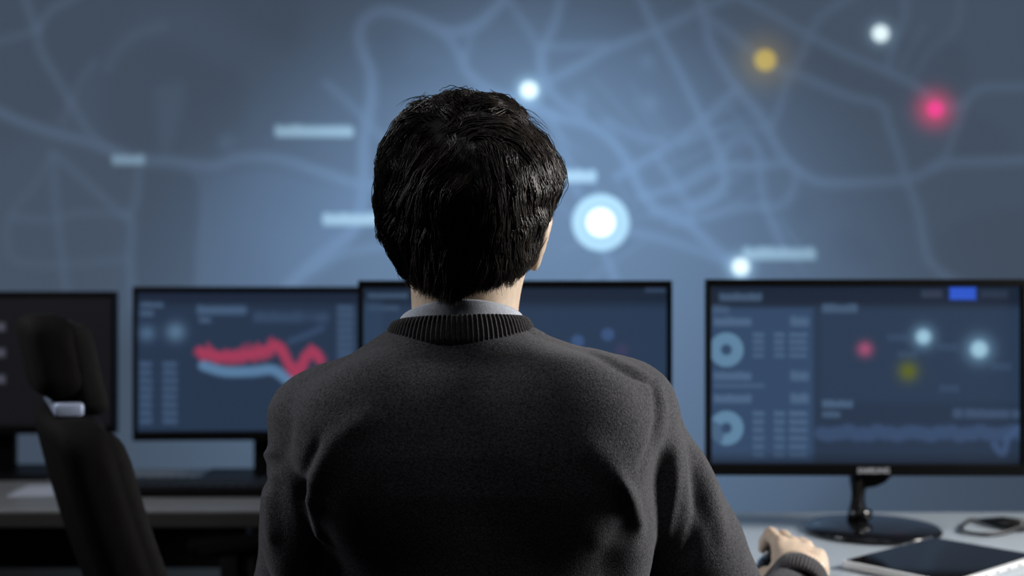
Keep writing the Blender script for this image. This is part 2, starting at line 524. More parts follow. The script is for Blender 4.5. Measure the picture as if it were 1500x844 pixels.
# ------------------------------------------------------------------ desks
def desk(name, label, x0, x1, y0, y1, mat, inset, cat='desk'):
    t = empty(name, ((x0 + x1) / 2, (y0 + y1) / 2, 0))
    tag(t, label, cat)
    w, d = x1 - x0, y1 - y0
    bm = bmesh.new(); add_box(bm, (0, 0, DESK - 0.003), (w, d, 0.006), 0.0015)
    obj('tabletop', bm, mat, t)
    bm = bmesh.new(); add_box(bm, (0, 0, DESK - 0.020), (w - 0.002, d - 0.002, 0.028), 0.002)
    obj('edge_band', bm, M['desk_edge'], t)
    for sx in (-1, 1):
        for sy in (-1, 1):
            ins = inset.get((sx, sy), 0.06)
            bm = bmesh.new(); add_box(bm, (sx * (w / 2 - ins), sy * (d / 2 - 0.06), (DESK - 0.034) / 2), (0.05, 0.05, DESK - 0.034), 0.004)
            obj('leg', bm, M['leg'], t)
    bm = bmesh.new(); add_box(bm, (0, d / 2 - 0.05, 0.60), (w - 0.16, 0.018, 0.16), 0.003)
    obj('modesty_panel', bm, M['leg'], t)
    return t

desk('desk', 'white desk under the seated man\'s right hand', -0.30, 1.55, 1.53, 2.21, M['desk'], {(-1, 1): 0.27})
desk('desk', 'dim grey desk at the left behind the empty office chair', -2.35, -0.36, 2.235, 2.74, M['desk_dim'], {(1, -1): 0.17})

# ------------------------------------------------------------------ monitors
def monitor(name, label, pxl, pxr, pyt, pyb, d, yaw, cv, group=None, stand='round', brand=False, chin=0.020):
    """pixel extent of the housing at depth d; the canvas covers the screen inside the bezel"""
    xc = ((pxl + pxr) / 2 - 750) / F * d
    w = (pxr - pxl) / F * d
    zt, zb = CZ - (pyt - 422) / F * d, CZ - (pyb - 422) / F * d
    h = zt - zb
    t = empty(name, (xc, d, DESK + 0.0005), yaw)
    tag(t, label, 'monitor', group)
    zo = DESK + 0.0005
    zc = (zt + zb) / 2 - zo
    bz, bt = 0.009, 0.013
    # housing: frame around the screen and a thicker body behind
    bm = bmesh.new()
    z0, z1 = zb - zo, zt - zo
    add_box(bm, (-w / 2 + bz / 2, 0.008, zc), (bz, 0.026, h), 0.002)
    add_box(bm, (w / 2 - bz / 2, 0.008, zc), (bz, 0.026, h), 0.002)
    add_box(bm, (0, 0.008, z1 - bt / 2), (w - bz, 0.026, bt), 0.002)
    add_box(bm, (0, 0.008, z0 + chin / 2), (w - bz, 0.026, chin), 0.002)
    obj('bezel', bm, M['plastic'], t)
    bm = bmesh.new()
    add_box(bm, (0, 0.024, zc), (w - 0.01, 0.030, h - 0.01), 0.008, 3)
    add_box(bm, (0, 0.045, zc - 0.02), (w * 0.5, 0.03, h * 0.55), 0.012, 3)
    obj('housing', bm, M['plastic'], t)
    if cv is not None:
        display_mesh('screen', cv, (-w / 2 + bz - 0.001, 0.004, z1 - bt + 0.001), (w - 2 * bz + 0.002, 0, 0), (0, 0, -(h - bt - chin + 0.002)), M['screen'], t)
    # stand
    if stand == 'round':
        bm = bmesh.new()
        add_tube(bm, [(-0.006, 0.028, 0.012), (-0.006, 0.027, 0.03), (-0.005, 0.026, 0.08), (-0.003, 0.03, z0 + 0.06)], [0.019, 0.016, 0.0155, 0.018], 20)
        obj('neck', bm, M['gloss'], t, True)
        bm = bmesh.new()       # curved gusset on the right of the neck
        pr = [(0.0, z0 + 0.03), (0.052, z0 + 0.03), (0.048, z0 - 0.002), (0.036, z0 - 0.014), (0.02, z0 - 0.021), (0.0, z0 - 0.024)]
        fr = [bm.verts.new((x, 0.012, z)) for x, z in pr]; bk = [bm.verts.new((x, 0.036, z)) for x, z in pr]
        bm.faces.new(fr); bm.faces.new(list(reversed(bk)))
        for i in range(len(pr)):
            j = (i + 1) % len(pr); bm.faces.new((fr[i], bk[i], bk[j], fr[j]))
        obj('gusset', bm, M['plastic'], t)
        bm = bmesh.new()
        add_lathe(bm, [(0, 0.0), (0.102, 0.0), (0.112, 0.003), (0.113, 0.006), (0.109, 0.010), (0.07, 0.013), (0.03, 0.015), (0, 0.015)], 72, (0.012, 0.0, 0))
        obj('base', bm, M['gloss'], t, True)
        bm = bmesh.new()
        add_tube(bm, [(-0.022, 0.012, 0.028), (0.012, 0.012, 0.028)], 0.0085, 20)
        obj('joint', bm, M['gloss'], t, True)
    else:
        bm = bmesh.new(); add_box(bm, (0, 0.05, (z0 + 0.1) / 2), (0.045, 0.022, z0 + 0.1), 0.004)
        obj('neck', bm, M['plastic'], t)
        bm = bmesh.new(); add_box(bm, (0, 0.03, 0.006), (0.26, 0.17, 0.012), 0.005, 3)
        obj('base', bm, M['plastic'], t)
    if brand:
        c = bpy.data.curves.new('lettering', 'FONT')
        c.body = 'SAMSUNG'
        c.align_x = 'CENTER'; c.align_y = 'CENTER'
        c.size = 0.0125; c.extrude = 0.0004; c.offset = 0.0003; c.space_character = 0.92
        o = bpy.data.objects.new('brand_lettering', c); col.objects.link(o)
        me = bpy.data.meshes.new_from_object(o.evaluated_get(bpy.context.evaluated_depsgraph_get()))
        bpy.data.objects.remove(o)
        lo = link_mesh('brand_lettering', me, M['logo'], t, False)
        lo.rotation_euler = (R(90), 0, 0)
        lo.location = (0.012, -0.0056, z0 + chin / 2 - 0.001)
    return t

HI = '#56708f'
# right dashboard
def dash_right():
    cv = Canvas(1042.8, 1493.2, 420.5, 679, 230, 136, '#27354a')
    cv.rect(1000, 400, 1510, 450, '#1a2434', .85, 14)
    cv.rect(1042, 452, 1193, 690, '#344a68', .9, 8)
    cv.rect(1200, 452, 1500, 590, '#2b3c53', .8, 14)
    cv.words(1056, 430, 1118, 442, HI, .6, 1)
    cv.words(1046, 448, 1070, 460, HI, .4, 2)
    for y, s in ((466, 3), (545, 4), (578, 5)):
        cv.words(1048, y, 1102, y + 12, HI, .8, s)
        cv.words(1160, y - 2, 1186, y + 13, HI, .7, s + 30)
    cv.words(1048, 562, 1122, 568, HI, .4, 66)
    for cy, part in ((513, False), (627, True)):
        cv.ring(1066, cy, 8, 25, '#5e83a0', .95, 2)
        if part:
            a = np.arctan2(cv.Y - cy, cv.X - 1066)
            d = np.hypot(cv.X - 1066, cv.Y - cy)
            cv.mix(.75 * ((a > 1.9) | (a < -2.6)) * (d < 26) * (d > 8), '#3c5270')
    for (x0, x1) in ((1105, 1121), (1136, 1151), (1158, 1184)):
        for k in range(4):
            cv.words(x0, 488 + k * 10, x1, 494 + k * 10, HI, .65 - .12 * (k > 1), int(x0) + k)
        for k in range(6):
            cv.words(x0, 602 + k * 12, x1, 609 + k * 12, HI, .7 - .05 * k, int(x0) + 9 + k)
    cv.words(1206, 446, 1258, 459, HI, .55, 8)
    cv.rect(1350, 426, 1380, 437, '#4a5a70', .3, 3)
    cv.rect(1391, 422, 1429, 440, '#2f57c8', 1, 4)
    cv.rect(1436, 426, 1475, 437, '#3a4a62', .3, 3)
    for x, y in ((1315, 495), (1388, 509), (1466, 537), (1330, 520), (1390, 569)):
        cv.rect(x - 14, y - 5, x + 14, y + 5, '#3d5370', .45, 6)
    cv.halo(1268, 512, 10, '#a85274', .85)
    cv.halo(1331, 544, 14, '#5c6420', .95)
    for x, y, r in ((1353, 494, 15), (1434, 512, 18)):
        cv.halo(x, y, r * 1.0, '#6f98b8', .85)
        cv.disc(x, y, r * .62, '#9fc8dc', .9, 9)
    cv.words(1206, 586, 1250, 597, HI, .7, 9); cv.words(1206, 602, 1232, 611, HI, .55, 12)
    cv.words(1396, 598, 1500, 612, '#4b6282', .55, 13, .2)
    pts = [(1205 + i * 10, 634 + 2 * math.sin(i * 1.3) + 1.5 * math.sin(i * 2.9)) for i in range(30)]
    cv.line(pts, 20, '#3c5274', .7, 8)
    cv.line([(1456, 650), (1468, 664), (1476, 640), (1490, 628), (1500, 622)], 10, '#40567a', .7, 6)
    cv.rect(1030, 668, 1510, 700, '#1a2330', .75, 16)
    return cv

def dash_middle():
    cv = Canvas(533, 977, 420, 684, 210, 130, '#293a52')
    cv.rect(500, 400, 1000, 446, '#1a2434', .85, 16)
    cv.words(540, 428, 598, 436, HI, .45, 21)
    cv.words(540, 446, 585, 454, HI, .3, 22)
    cv.rect(533, 440, 560, 690, '#31455f', .5, 10)
    cv.rect(945, 420, 974, 427, '#4a5f7e', .4, 3)
    for (x, y) in ((846, 500), (890, 490)):
        a = np.arctan2(cv.Y - y, cv.X - x)
        r = np.hypot(cv.X - x, cv.Y - y)
        hexa = 10.5 * math.cos(math.pi / 6) / np.cos((a + math.pi / 6) % (math.pi / 3) - math.pi / 6)
        cv.mix(.8 * np.clip((hexa - r) / 2 + .5, 0, 1), '#3d5680')
    cv.halo(911, 513, 9, '#4a3f60', .5)
    return cv

def dash_left():
    cv = Canvas(205, 560, 427, 634, 190, 110, '#26354b')
    cv.rect(200, 420, 570, 446, '#1a2436', .85, 14)
    cv.words(210, 442, 242, 449, HI, .6, 31); cv.words(210, 454, 228, 462, HI, .6, 32)
    cv.halo(219, 488, 11, '#4c6684', .9); cv.halo(260, 486, 13, '#587592', .9)
    cv.words(291, 446, 362, 460, '#506a8a', .75, 33); cv.words(294, 464, 310, 472, HI, .6, 34)
    cv.words(372, 456, 480, 472, '#3d5270', .6, 35, .15)
    for k in range(8):
        cv.words(209, 530 + k * 12, 226, 538 + k * 12, '#4a6282', .75, 40 + k)
        cv.words(242, 530 + k * 12, 262, 538 + k * 12, '#4a6282', .75, 50 + k)
    for k in range(9):
        cv.words(493, 446 + k * 11, 516, 454 + k * 11, '#4a6282', .75, 70 + k)
    cv.line([(300, 536), (330, 545), (370, 545), (400, 543), (425, 560), (450, 563)], 15, '#5a7ea2', .9, 5)
    cv.line([(425, 500), (455, 488), (470, 480)], 9, '#3a5070', .6, 6)
    rr = random.Random(8)
    cv.line([(294, 516), (320, 523), (350, 522), (385, 516), (400, 508), (412, 512), (424, 538), (434, 548), (448, 522), (458, 516), (468, 528)], 13, '#a23a58', .9, 9)
    for i in range(44):
        x = 294 + i * 4
        y = np.interp(x, [294, 320, 350, 385, 400, 412, 424, 434, 448, 458, 468], [516, 523, 522, 516, 508, 512, 538, 548, 522, 516, 528])
        cv.line([(x, y - rr.uniform(4, 15)), (x + 3, y + rr.uniform(4, 12))], 5, '#a23a58', .6, 4, False)
    return cv

def dash_dark():
    cv = Canvas(-170, 162, 433, 626, 120, 80, '#141418')
    for y in (478, 517, 557):
        cv.rect(-8, y - 6, 6, y + 6, '#4a4c58', .9, 3)
        cv.rect(-60, y - 3, -14, y + 3, '#34363f', .8, 3)
    return cv

GM = 'computer monitors on the desks'
monitor('monitor', 'monitor on the white desk showing two donut charts and a blue button', 1035, 1501, 409, 697, 2.03, R(-1), dash_right(), GM, 'round', True)
monitor('monitor', 'monitor partly hidden behind the seated man\'s head and shoulders', 525, 985, 411, 698, 2.06, R(1), dash_middle(), GM, 'round')
monitor('monitor', 'monitor showing a red jagged line chart, left of the man\'s shoulder', 197, 567, 420, 645, 2.56, R(2.5), dash_left(), GM, 'flat')
monitor('monitor', 'darkened monitor behind the empty black office chair', -176, 168, 427, 636, 2.62, R(2), dash_dark(), GM, 'flat')

# ------------------------------------------------------------------ small things on the desks
def keyboard():
    t = empty('keyboard', (-0.62, 2.43, DESK + 0.0005))
    tag(t, 'slim black keyboard on the dim desk below the red line chart monitor', 'keyboard')
    bm = bmesh.new(); add_box(bm, (0, 0, 0.008), (0.46, 0.14, 0.016), 0.005, 3)
    obj('body', bm, M['plastic'], t)
    bm = bmesh.new()
    for r in range(5):
        for k in range(20):
            add_box(bm, (-0.2135 + k * 0.0225, -0.05 + r * 0.025, 0.0185), (0.0185, 0.020, 0.006), 0.0015, 1)
    obj('keys', bm, M['cable'], t)
keyboard()

def paper():
    t = bmesh.new()
    add_box(t, (0, 0, 0.0006), (0.13, 0.13, 0.0012), 0.0003, 1)
    o = obj('paper', t, M['paper'])
    o.location = (-0.945, 2.445, DESK + 0.0003)
    o.rotation_euler = (0, 0, R(4))
    tag(o, 'pale sheet of paper on the dim desk left of the empty office chair', 'paper')
paper()

def tablet():
    L = Vector((0.487, 1.767)); a1, a2 = R(41), R(-49)
    ln, sh = 0.255, 0.175
    c = L + Vector((math.cos(a1), math.sin(a1))) * ln / 2 + Vector((math.cos(a2), math.sin(a2))) * sh / 2
    t = empty('tablet', (c.x, c.y, DESK + 0.0005), a1)
    tag(t, 'tablet with black glass and bright silver edges lying on the white desk', 'tablet')
    bm = bmesh.new(); add_box(bm, (0, 0, 0.0045), (ln, sh, 0.009), 0.0025, 3)
    add_box(bm, (0, 0, 0.0105), (ln - 0.001, sh - 0.001, 0.0022), 0.0008, 2)
    obj('body', bm, M['silver'], t)
    bm = bmesh.new(); add_box(bm, (0, 0, 0.0118), (ln - 0.008, sh - 0.008, 0.0012), 0.0005, 1)
    obj('screen', bm, M['glass'], t)
    for k in range(7):
        x = 0.10 - k * 0.033
        bm = bmesh.new()
        add_box(bm, (x, -sh / 2 - 0.0002, 0.005), (0.005, 0.001, 0.0022), 0.0003, 1)
        obj('speaker_slot', bm, M['plastic'], t)
    for k in range(6):
        bm = bmesh.new()
        add_box(bm, (ln / 2 + 0.0002, 0.06 - k * 0.024, 0.005), (0.001, 0.005, 0.0022), 0.0003, 1)
        obj('speaker_slot', bm, M['plastic'], t)
tablet()

def cable():
    pts = [P(1560, 776, 2.02), P(1500, 771, 2.04), P(1470, 765, 2.06), P(1440, 759, 2.10), P(1420, 757, 2.11), P(1409, 767, 2.05), P(1413, 777, 2.01), P(1440, 780, 1.99), P(1468, 777, 2.0), P(1500, 772, 2.03), P(1545, 768, 2.06)]
    pts = [(p.x, p.y, DESK + 0.004) for p in pts]
    pts = catmull(pts, 8)
    # second pass crosses over the first
    n = len(pts)
    pts = [(p[0], p[1], DESK + 0.0045 + 0.012 * max(0, (i - 0.78 * n) / (0.22 * n))) for i, p in enumerate(pts)]
    t = empty('cable', (0.86, 2.05, DESK))
    tag(t, 'thin black cable looped on the white desk behind the tablet', 'cable')
    inv = Matrix.Translation((-0.86, -2.05, -DESK))
    bm = bmesh.new(); add_tube(bm, pts, 0.003, 10)
    o = obj('cord', bm, M['cable'], t, True); o.matrix_parent_inverse = inv
    bm = bmesh.new(); a = P(1436, 758, 2.10); b = P(1500, 771, 2.03)
    add_tube(bm, [(a.x, a.y, DESK + .006), ((a.x + b.x) / 2, (a.y + b.y) / 2 , DESK + .010), (b.x, b.y, DESK + .011)], [0.004, 0.010, 0.0105], 14)
    o = obj('plug', bm, M['cable'], t, True); o.matrix_parent_inverse = inv
cable()

# ------------------------------------------------------------------ distance fields: smooth solid bodies
class Field:
    def __init__(s, lo, hi, h):
        s.h = h
        s.lo = np.array(lo, float)
        n = np.ceil((np.array(hi) - s.lo) / h).astype(int) + 1
        s.ax = [s.lo[i] + h * np.arange(n[i]) for i in range(3)]
        s.D = np.full(tuple(n), 0.08, np.float32)
    def block(s, lo, hi, pad):
        sl = []
        for i in range(3):
            a = int(max(0, np.floor((lo[i] - pad - s.lo[i]) / s.h)))
            b = int(min(len(s.ax[i]), np.ceil((hi[i] + pad - s.lo[i]) / s.h) + 1))
            if b <= a: return None
            sl.append(slice(a, b))
        return tuple(sl)
    def apply(s, fn, lo, hi, k=0.01, sub=False):
        sl = s.block(lo, hi, k * 1.2 + 0.012)
        if sl is None: return
        X = s.ax[0][sl[0]][:, None, None]; Y = s.ax[1][sl[1]][None, :, None]; Z = s.ax[2][sl[2]][None, None, :]
        d = fn(X, Y, Z).astype(np.float32)
        a = s.D[sl]
        if sub:
            d = -d
            hh = np.maximum(k - np.abs(a - d), 0) / k
            s.D[sl] = np.maximum(a, d) + hh * hh * k * 0.25
        else:
            hh = np.maximum(k - np.abs(a - d), 0) / k
            s.D[sl] = np.minimum(a, d) - hh * hh * k * 0.25
    def cone(s, a, b, ra, rb, k=0.01, sub=False):
        a = np.array(a, float); b = np.array(b, float); ab = b - a; L = ab @ ab + 1e-12
        r = max(ra, rb)
        def fn(X, Y, Z):
            t = np.clip(((X - a[0]) * ab[0] + (Y - a[1]) * ab[1] + (Z - a[2]) * ab[2]) / L, 0, 1)
            return np.sqrt((X - a[0] - t * ab[0]) ** 2 + (Y - a[1] - t * ab[1]) ** 2 + (Z - a[2] - t * ab[2]) ** 2) - (ra + t * (rb - ra))
        s.apply(fn, np.minimum(a, b) - r, np.maximum(a, b) + r, k, sub)
    def chain(s, pts, rs, k=0.01):
        for i in range(len(pts) - 1): s.cone(pts[i], pts[i + 1], rs[i], rs[i + 1], k)
    def ell(s, c, r, k=0.01, sub=False, rot=None):
        c = np.array(c, float); r = np.array(r, float)
        m = np.array(rot.transposed()) if rot is not None else np.eye(3)
        def fn(X, Y, Z):
            x, y, z = X - c[0], Y - c[1], Z - c[2]
            u = [m[i][0] * x + m[i][1] * y + m[i][2] * z for i in range(3)]
            k0 = np.sqrt((u[0] / r[0]) ** 2 + (u[1] / r[1]) ** 2 + (u[2] / r[2]) ** 2)
            k1 = np.sqrt((u[0] / r[0] ** 2) ** 2 + (u[1] / r[1] ** 2) ** 2 + (u[2] / r[2] ** 2) ** 2) + 1e-9
            return k0 * (k0 - 1) / k1
        rm = r.max()
        s.apply(fn, c - rm, c + rm, k, sub)
    def mesh(s):
        """surface nets"""
        D, h = s.D, s.h
        n = np.array(D.shape)
        S = D < 0
        cs = [(i, j, k) for i in (0, 1) for j in (0, 1) for k in (0, 1)]
        def sub(A, o): return A[o[0]:o[0] + n[0] - 1, o[1]:o[1] + n[1] - 1, o[2]:o[2] + n[2] - 1]
        cnt = np.zeros(n - 1, np.int8)
        for o in cs: cnt += sub(S, o)
        act = (cnt > 0) & (cnt < 8)
        ijk = np.argwhere(act)
        idx = np.full(act.shape, -1, np.int32)
        idx[act] = np.arange(len(ijk))
        vals = np.stack([D[ijk[:, 0] + o[0], ijk[:, 1] + o[1], ijk[:, 2] + o[2]] for o in cs], 1)
        acc = np.zeros((len(ijk), 3)); num = np.zeros(len(ijk))
        for a in range(8):
            for b in range(a + 1, 8):
                oa, ob = np.array(cs[a]), np.array(cs[b])
                if np.abs(oa - ob).sum() != 1: continue
                va, vb = vals[:, a], vals[:, b]
                m = (va < 0) != (vb < 0)
                t = np.where(m, va / np.where(m, va - vb, 1), 0)
                acc += m[:, None] * (oa + t[:, None] * (ob - oa))
                num += m
        V = s.lo + h * (ijk + acc / num[:, None])
        quads = []
        for ax in range(3):
            u, v = (ax + 1) % 3, (ax + 2) % 3
            a = [slice(None)] * 3; b = [slice(None)] * 3
            a[ax] = slice(0, -1); b[ax] = slice(1, None)
            sa, sb = S[tuple(a)], S[tuple(b)]
            e = np.argwhere(sa != sb)
            e = e[(e[:, u] > 0) & (e[:, v] > 0) & (e[:, u] < n[u] - 1) & (e[:, v] < n[v] - 1)]
            if len(e) == 0: continue
            def cell(du, dv):
                q = e.copy(); q[:, u] -= du; q[:, v] -= dv
                return idx[q[:, 0], q[:, 1], q[:, 2]]
            q = np.stack([cell(1, 1), cell(0, 1), cell(0, 0), cell(1, 0)], 1)
            ins = S[e[:, 0], e[:, 1], e[:, 2]]
            q = np.where(ins[:, None], q, q[:, ::-1])
            quads.append(q)
        return V, np.concatenate(quads)

def relax(V, Q, it=2, f=0.5):
    """light laplacian smoothing"""
    n = len(V)
    a = np.concatenate([Q[:, i] for i in range(4)]); b = np.concatenate([Q[:, (i + 1) % 4] for i in range(4)])
    a, b = np.concatenate([a, b]), np.concatenate([b, a])
    deg = np.bincount(a, minlength=n).astype(float)
    for k in range(it):
        for ff in (f, -f * 0.98):
            M_ = np.stack([np.bincount(a, weights=V[b, i], minlength=n) / deg for i in range(3)], 1)
            V = V + ff * (M_ - V)
    return V

def vnormals(V, Q):
    fn = np.cross(V[Q[:, 2]] - V[Q[:, 0]], V[Q[:, 3]] - V[Q[:, 1]])
    N = np.zeros_like(V)
    for i in range(4):
        for k in range(3): N[:, k] += np.bincount(Q[:, i], weights=fn[:, k], minlength=len(V))
    return N / (np.linalg.norm(N, axis=1, keepdims=True) + 1e-12)

# ------------------------------------------------------------------ the seated man
TD = 1.29       # depth of the torso's widest outline
# outline of the back: photo row, left and right edge, depth of back and of chest, squareness
RINGS = [(476, 578, 776, 1.226, 1.365, 2.0), (484, 566, 788, 1.222, 1.37, 2.0), (493, 552, 806, 1.217, 1.375, 2.0),
         (505, 534, 842, 1.213, 1.38, 2.0), (520, 511, 890, 1.206, 1.388, 2.1), (535, 484, 926, 1.200, 1.395, 2.1),
         (552, 448, 950, 1.193, 1.402, 2.2), (572, 420, 962, 1.186, 1.41, 2.3), (600, 412, 962, 1.180, 1.415, 2.4),
         (645, 428, 955, 1.172, 1.42, 2.4), (700, 446, 946, 1.170, 1.425, 2.4), (760, 458, 942, 1.174, 1.425, 2.4),
         (844, 468, 945, 1.182, 1.425, 2.4), (960, 470, 940, 1.186, 1.43, 2.4), (1110, 462, 944, 1.18, 1.43, 2.4), (1240, 470, 936, 1.19, 1.42, 2.3)]
rz_ = np.array([CZ - (r[0] - 422) / F * TD for r in RINGS])[::-1]
rl_ = np.array([(r[1] - 750) / F * TD for r in RINGS])[::-1]
rr_ = np.array([(r[2] - 750) / F * TD for r in RINGS])[::-1]
rb_ = np.array([r[3] for r in RINGS])[::-1]
rf_ = np.array([r[4] for r in RINGS])[::-1]
rn_ = np.array([r[5] for r in RINGS])[::-1]

def torso_fn(off):
    def fn(X, Y, Z):
        z = Z[0, 0]
        L, Rr, B, Fr, n = (np.interp(z, rz_, q) for q in (rl_, rr_, rb_, rf_, rn_))
        cx, a, cy, b = (L + Rr) / 2, (Rr - L) / 2, (B + Fr) / 2, (Fr - B) / 2
        q = (np.abs((X - cx) / a) ** n + np.abs((Y - cy) / b) ** n) ** (1 / n)
        d = (q - 1) * np.minimum(a, b) * 0.9
        d = np.maximum(d, np.maximum(Z - rz_[-1], rz_[0] - Z))
        return d + off
    return fn

SH_L = (-0.192, 1.30, 1.000); EL_L = (-0.250, 1.375, 0.77); WR_L = (-0.10, 1.575, 0.772)
SH_R = (0.116, 1.295, 1.012); EL_R = (0.272, 1.375, 0.700); WR_R = (0.372, 1.562, 0.771)
NECK_LO = (-0.051, 1.298, 1.06); NECK_HI = (-0.051, 1.288, 1.19)
HEAD = Vector((-0.0465, 1.285, 1.248))

def arm(f, sh, el, wr, r, k):
    f.chain([sh, ((np.array(sh) + np.array(el)) / 2 + np.array((0, 0.016, 0))).tolist(), el], [r[0], r[1], r[2]], k)
    f.chain([el, ((np.array(el) * .55 + np.array(wr) * .45)).tolist(), wr], [r[2], r[3], r[4]], k)

LEGS = {'l': ((-0.125, 1.33, 0.53), (-0.075, 1.66, 0.545), (-0.06, 1.68, 0.10)), 'r': ((0.03, 1.33, 0.53), (0.13, 1.68, 0.545), (0.13, 1.70, 0.10))}

def build_sweater():
    f = Field((-0.40, 1.08, 0.58), (0.50, 1.68, 1.16), 0.0036)
    f.apply(torso_fn(0.0), (-0.30, 1.1, 0.56), (0.25, 1.46, 1.15), 0.004)
    # shoulder blades and shoulder caps
    f.ell((-0.135, 1.215, 0.985), (0.075, 0.045, 0.085), 0.05)
    f.ell((0.055, 1.215, 0.990), (0.075, 0.045, 0.085), 0.05)
    f.ell((-0.200, 1.295, 1.000), (0.050, 0.060, 0.050), 0.04)
    f.ell((0.116, 1.298, 1.012), (0.054, 0.064, 0.050), 0.04)
    arm(f, SH_L, EL_L, WR_L, (0.058, 0.058, 0.054, 0.047, 0.036), 0.022)
    arm(f, SH_R, EL_R, WR_R, (0.061, 0.067, 0.062, 0.048, 0.033), 0.010)
    # loose cloth below the armpits
    f.ell((-0.218, 1.275, 0.90), (0.050, 0.055, 0.085), 0.03)
    f.ell((0.110, 1.262, 0.905), (0.040, 0.050, 0.085), 0.02)
    # neck hole
    f.cone((-0.051, 1.296, 1.085), (-0.051, 1.285, 1.20), 0.053, 0.060, 0.006, True)
    V, Q = f.mesh()
    V = relax(V, Q, 3)
    N = vnormals(V, Q)
    # folds, laid along lines of the back
    px = 750 + V[:, 0] / V[:, 1] * F; py = 422 - (V[:, 2] - CZ) / V[:, 1] * F
    back = np.clip(-N[:, 1] * 1.6 + 0.55, 0, 1)
    disp = np.zeros(len(V))
    def fold(pts, sig, amp):
        p = catmull(pts, 6)
        d = np.full(len(V), 1e6); tt = np.zeros(len(V))
        m = len(p) - 1
        for i in range(m):
            ax_, ay = p[i]; bx, by = p[i + 1]; dx, dy = bx - ax_, by - ay
            t = np.clip(((px - ax_) * dx + (py - ay) * dy) / (dx * dx + dy * dy + 1e-9), 0, 1)
            dd = np.hypot(px - ax_ - t * dx, py - ay - t * dy)
            better = dd < d
            tt = np.where(better, (i + t) / m, tt); d = np.minimum(d, dd)
        taper = np.clip(np.sin(np.pi * np.clip(tt * 0.9 + 0.05, 0, 1)) * 1.5, 0, 1)
        disp[:] += amp * np.exp(-(d / sig) ** 2) * taper * back
    # left side
    fold([(560, 600), (500, 640), (462, 690), (452, 720)], 18, 0.005)
    fold([(470, 640), (445, 700), (440, 740)], 9, -0.006)
    fold([(455, 715), (456, 760), (466, 795)], 10, 0.007)
    fold([(430, 690), (450, 760), (470, 830)], 9, -0.008)
    fold([(400, 690), (395, 740), (400, 800)], 10, 0.005)
    fold([(360, 676), (385, 670), (410, 660)], 9, 0.006)
    fold([(362, 705), (385, 700), (400, 720)], 8, -0.005)
    fold([(410, 580), (402, 620), (405, 660)], 12, 0.003)
    fold([(425, 575), (425, 620), (420, 670)], 7, -0.0025)
    # right side
    fold([(840, 640), (885, 672), (910, 705), (938, 750)], 22, 0.003)
    fold([(900, 690), (925, 735), (938, 775)], 9, 0.004)
    fold([(905, 700), (922, 745), (938, 790)], 12, 0.003)
    fold([(860, 785), (905, 800), (935, 790)], 18, 0.0012)
    fold([(968, 650), (962, 710), (950, 800)], 11, -0.0025)
    fold([(986, 640), (988, 710), (970, 800)], 11, 0.0045)
    fold([(1016, 680), (1020, 750), (1004, 830)], 11, -0.0035)
    fold([(1000, 600), (1020, 680), (1030, 770)], 10, -0.005)
    fold([(1020, 640), (1045, 720), (1060, 800)], 11, 0.004)
    fold([(955, 560), (962, 600), (955, 650), (935, 690)], 5, -0.0035)
    fold([(965, 555), (972, 600), (966, 650)], 6, 0.002)
    # shoulder seam
    fold([(776, 487), (856, 513), (906, 538), (952, 562)], 4, -0.006)
    fold([(776, 482), (856, 507), (908, 531), (956, 556)], 6, 0.003)
    fold([(560, 500), (500, 530), (440, 562)], 4, -0.002)
    # broad soft creases across the back
    fold([(620, 520), (700, 530), (780, 520)], 16, -0.002)
    V = V + N * disp[:, None]
    return V, Q

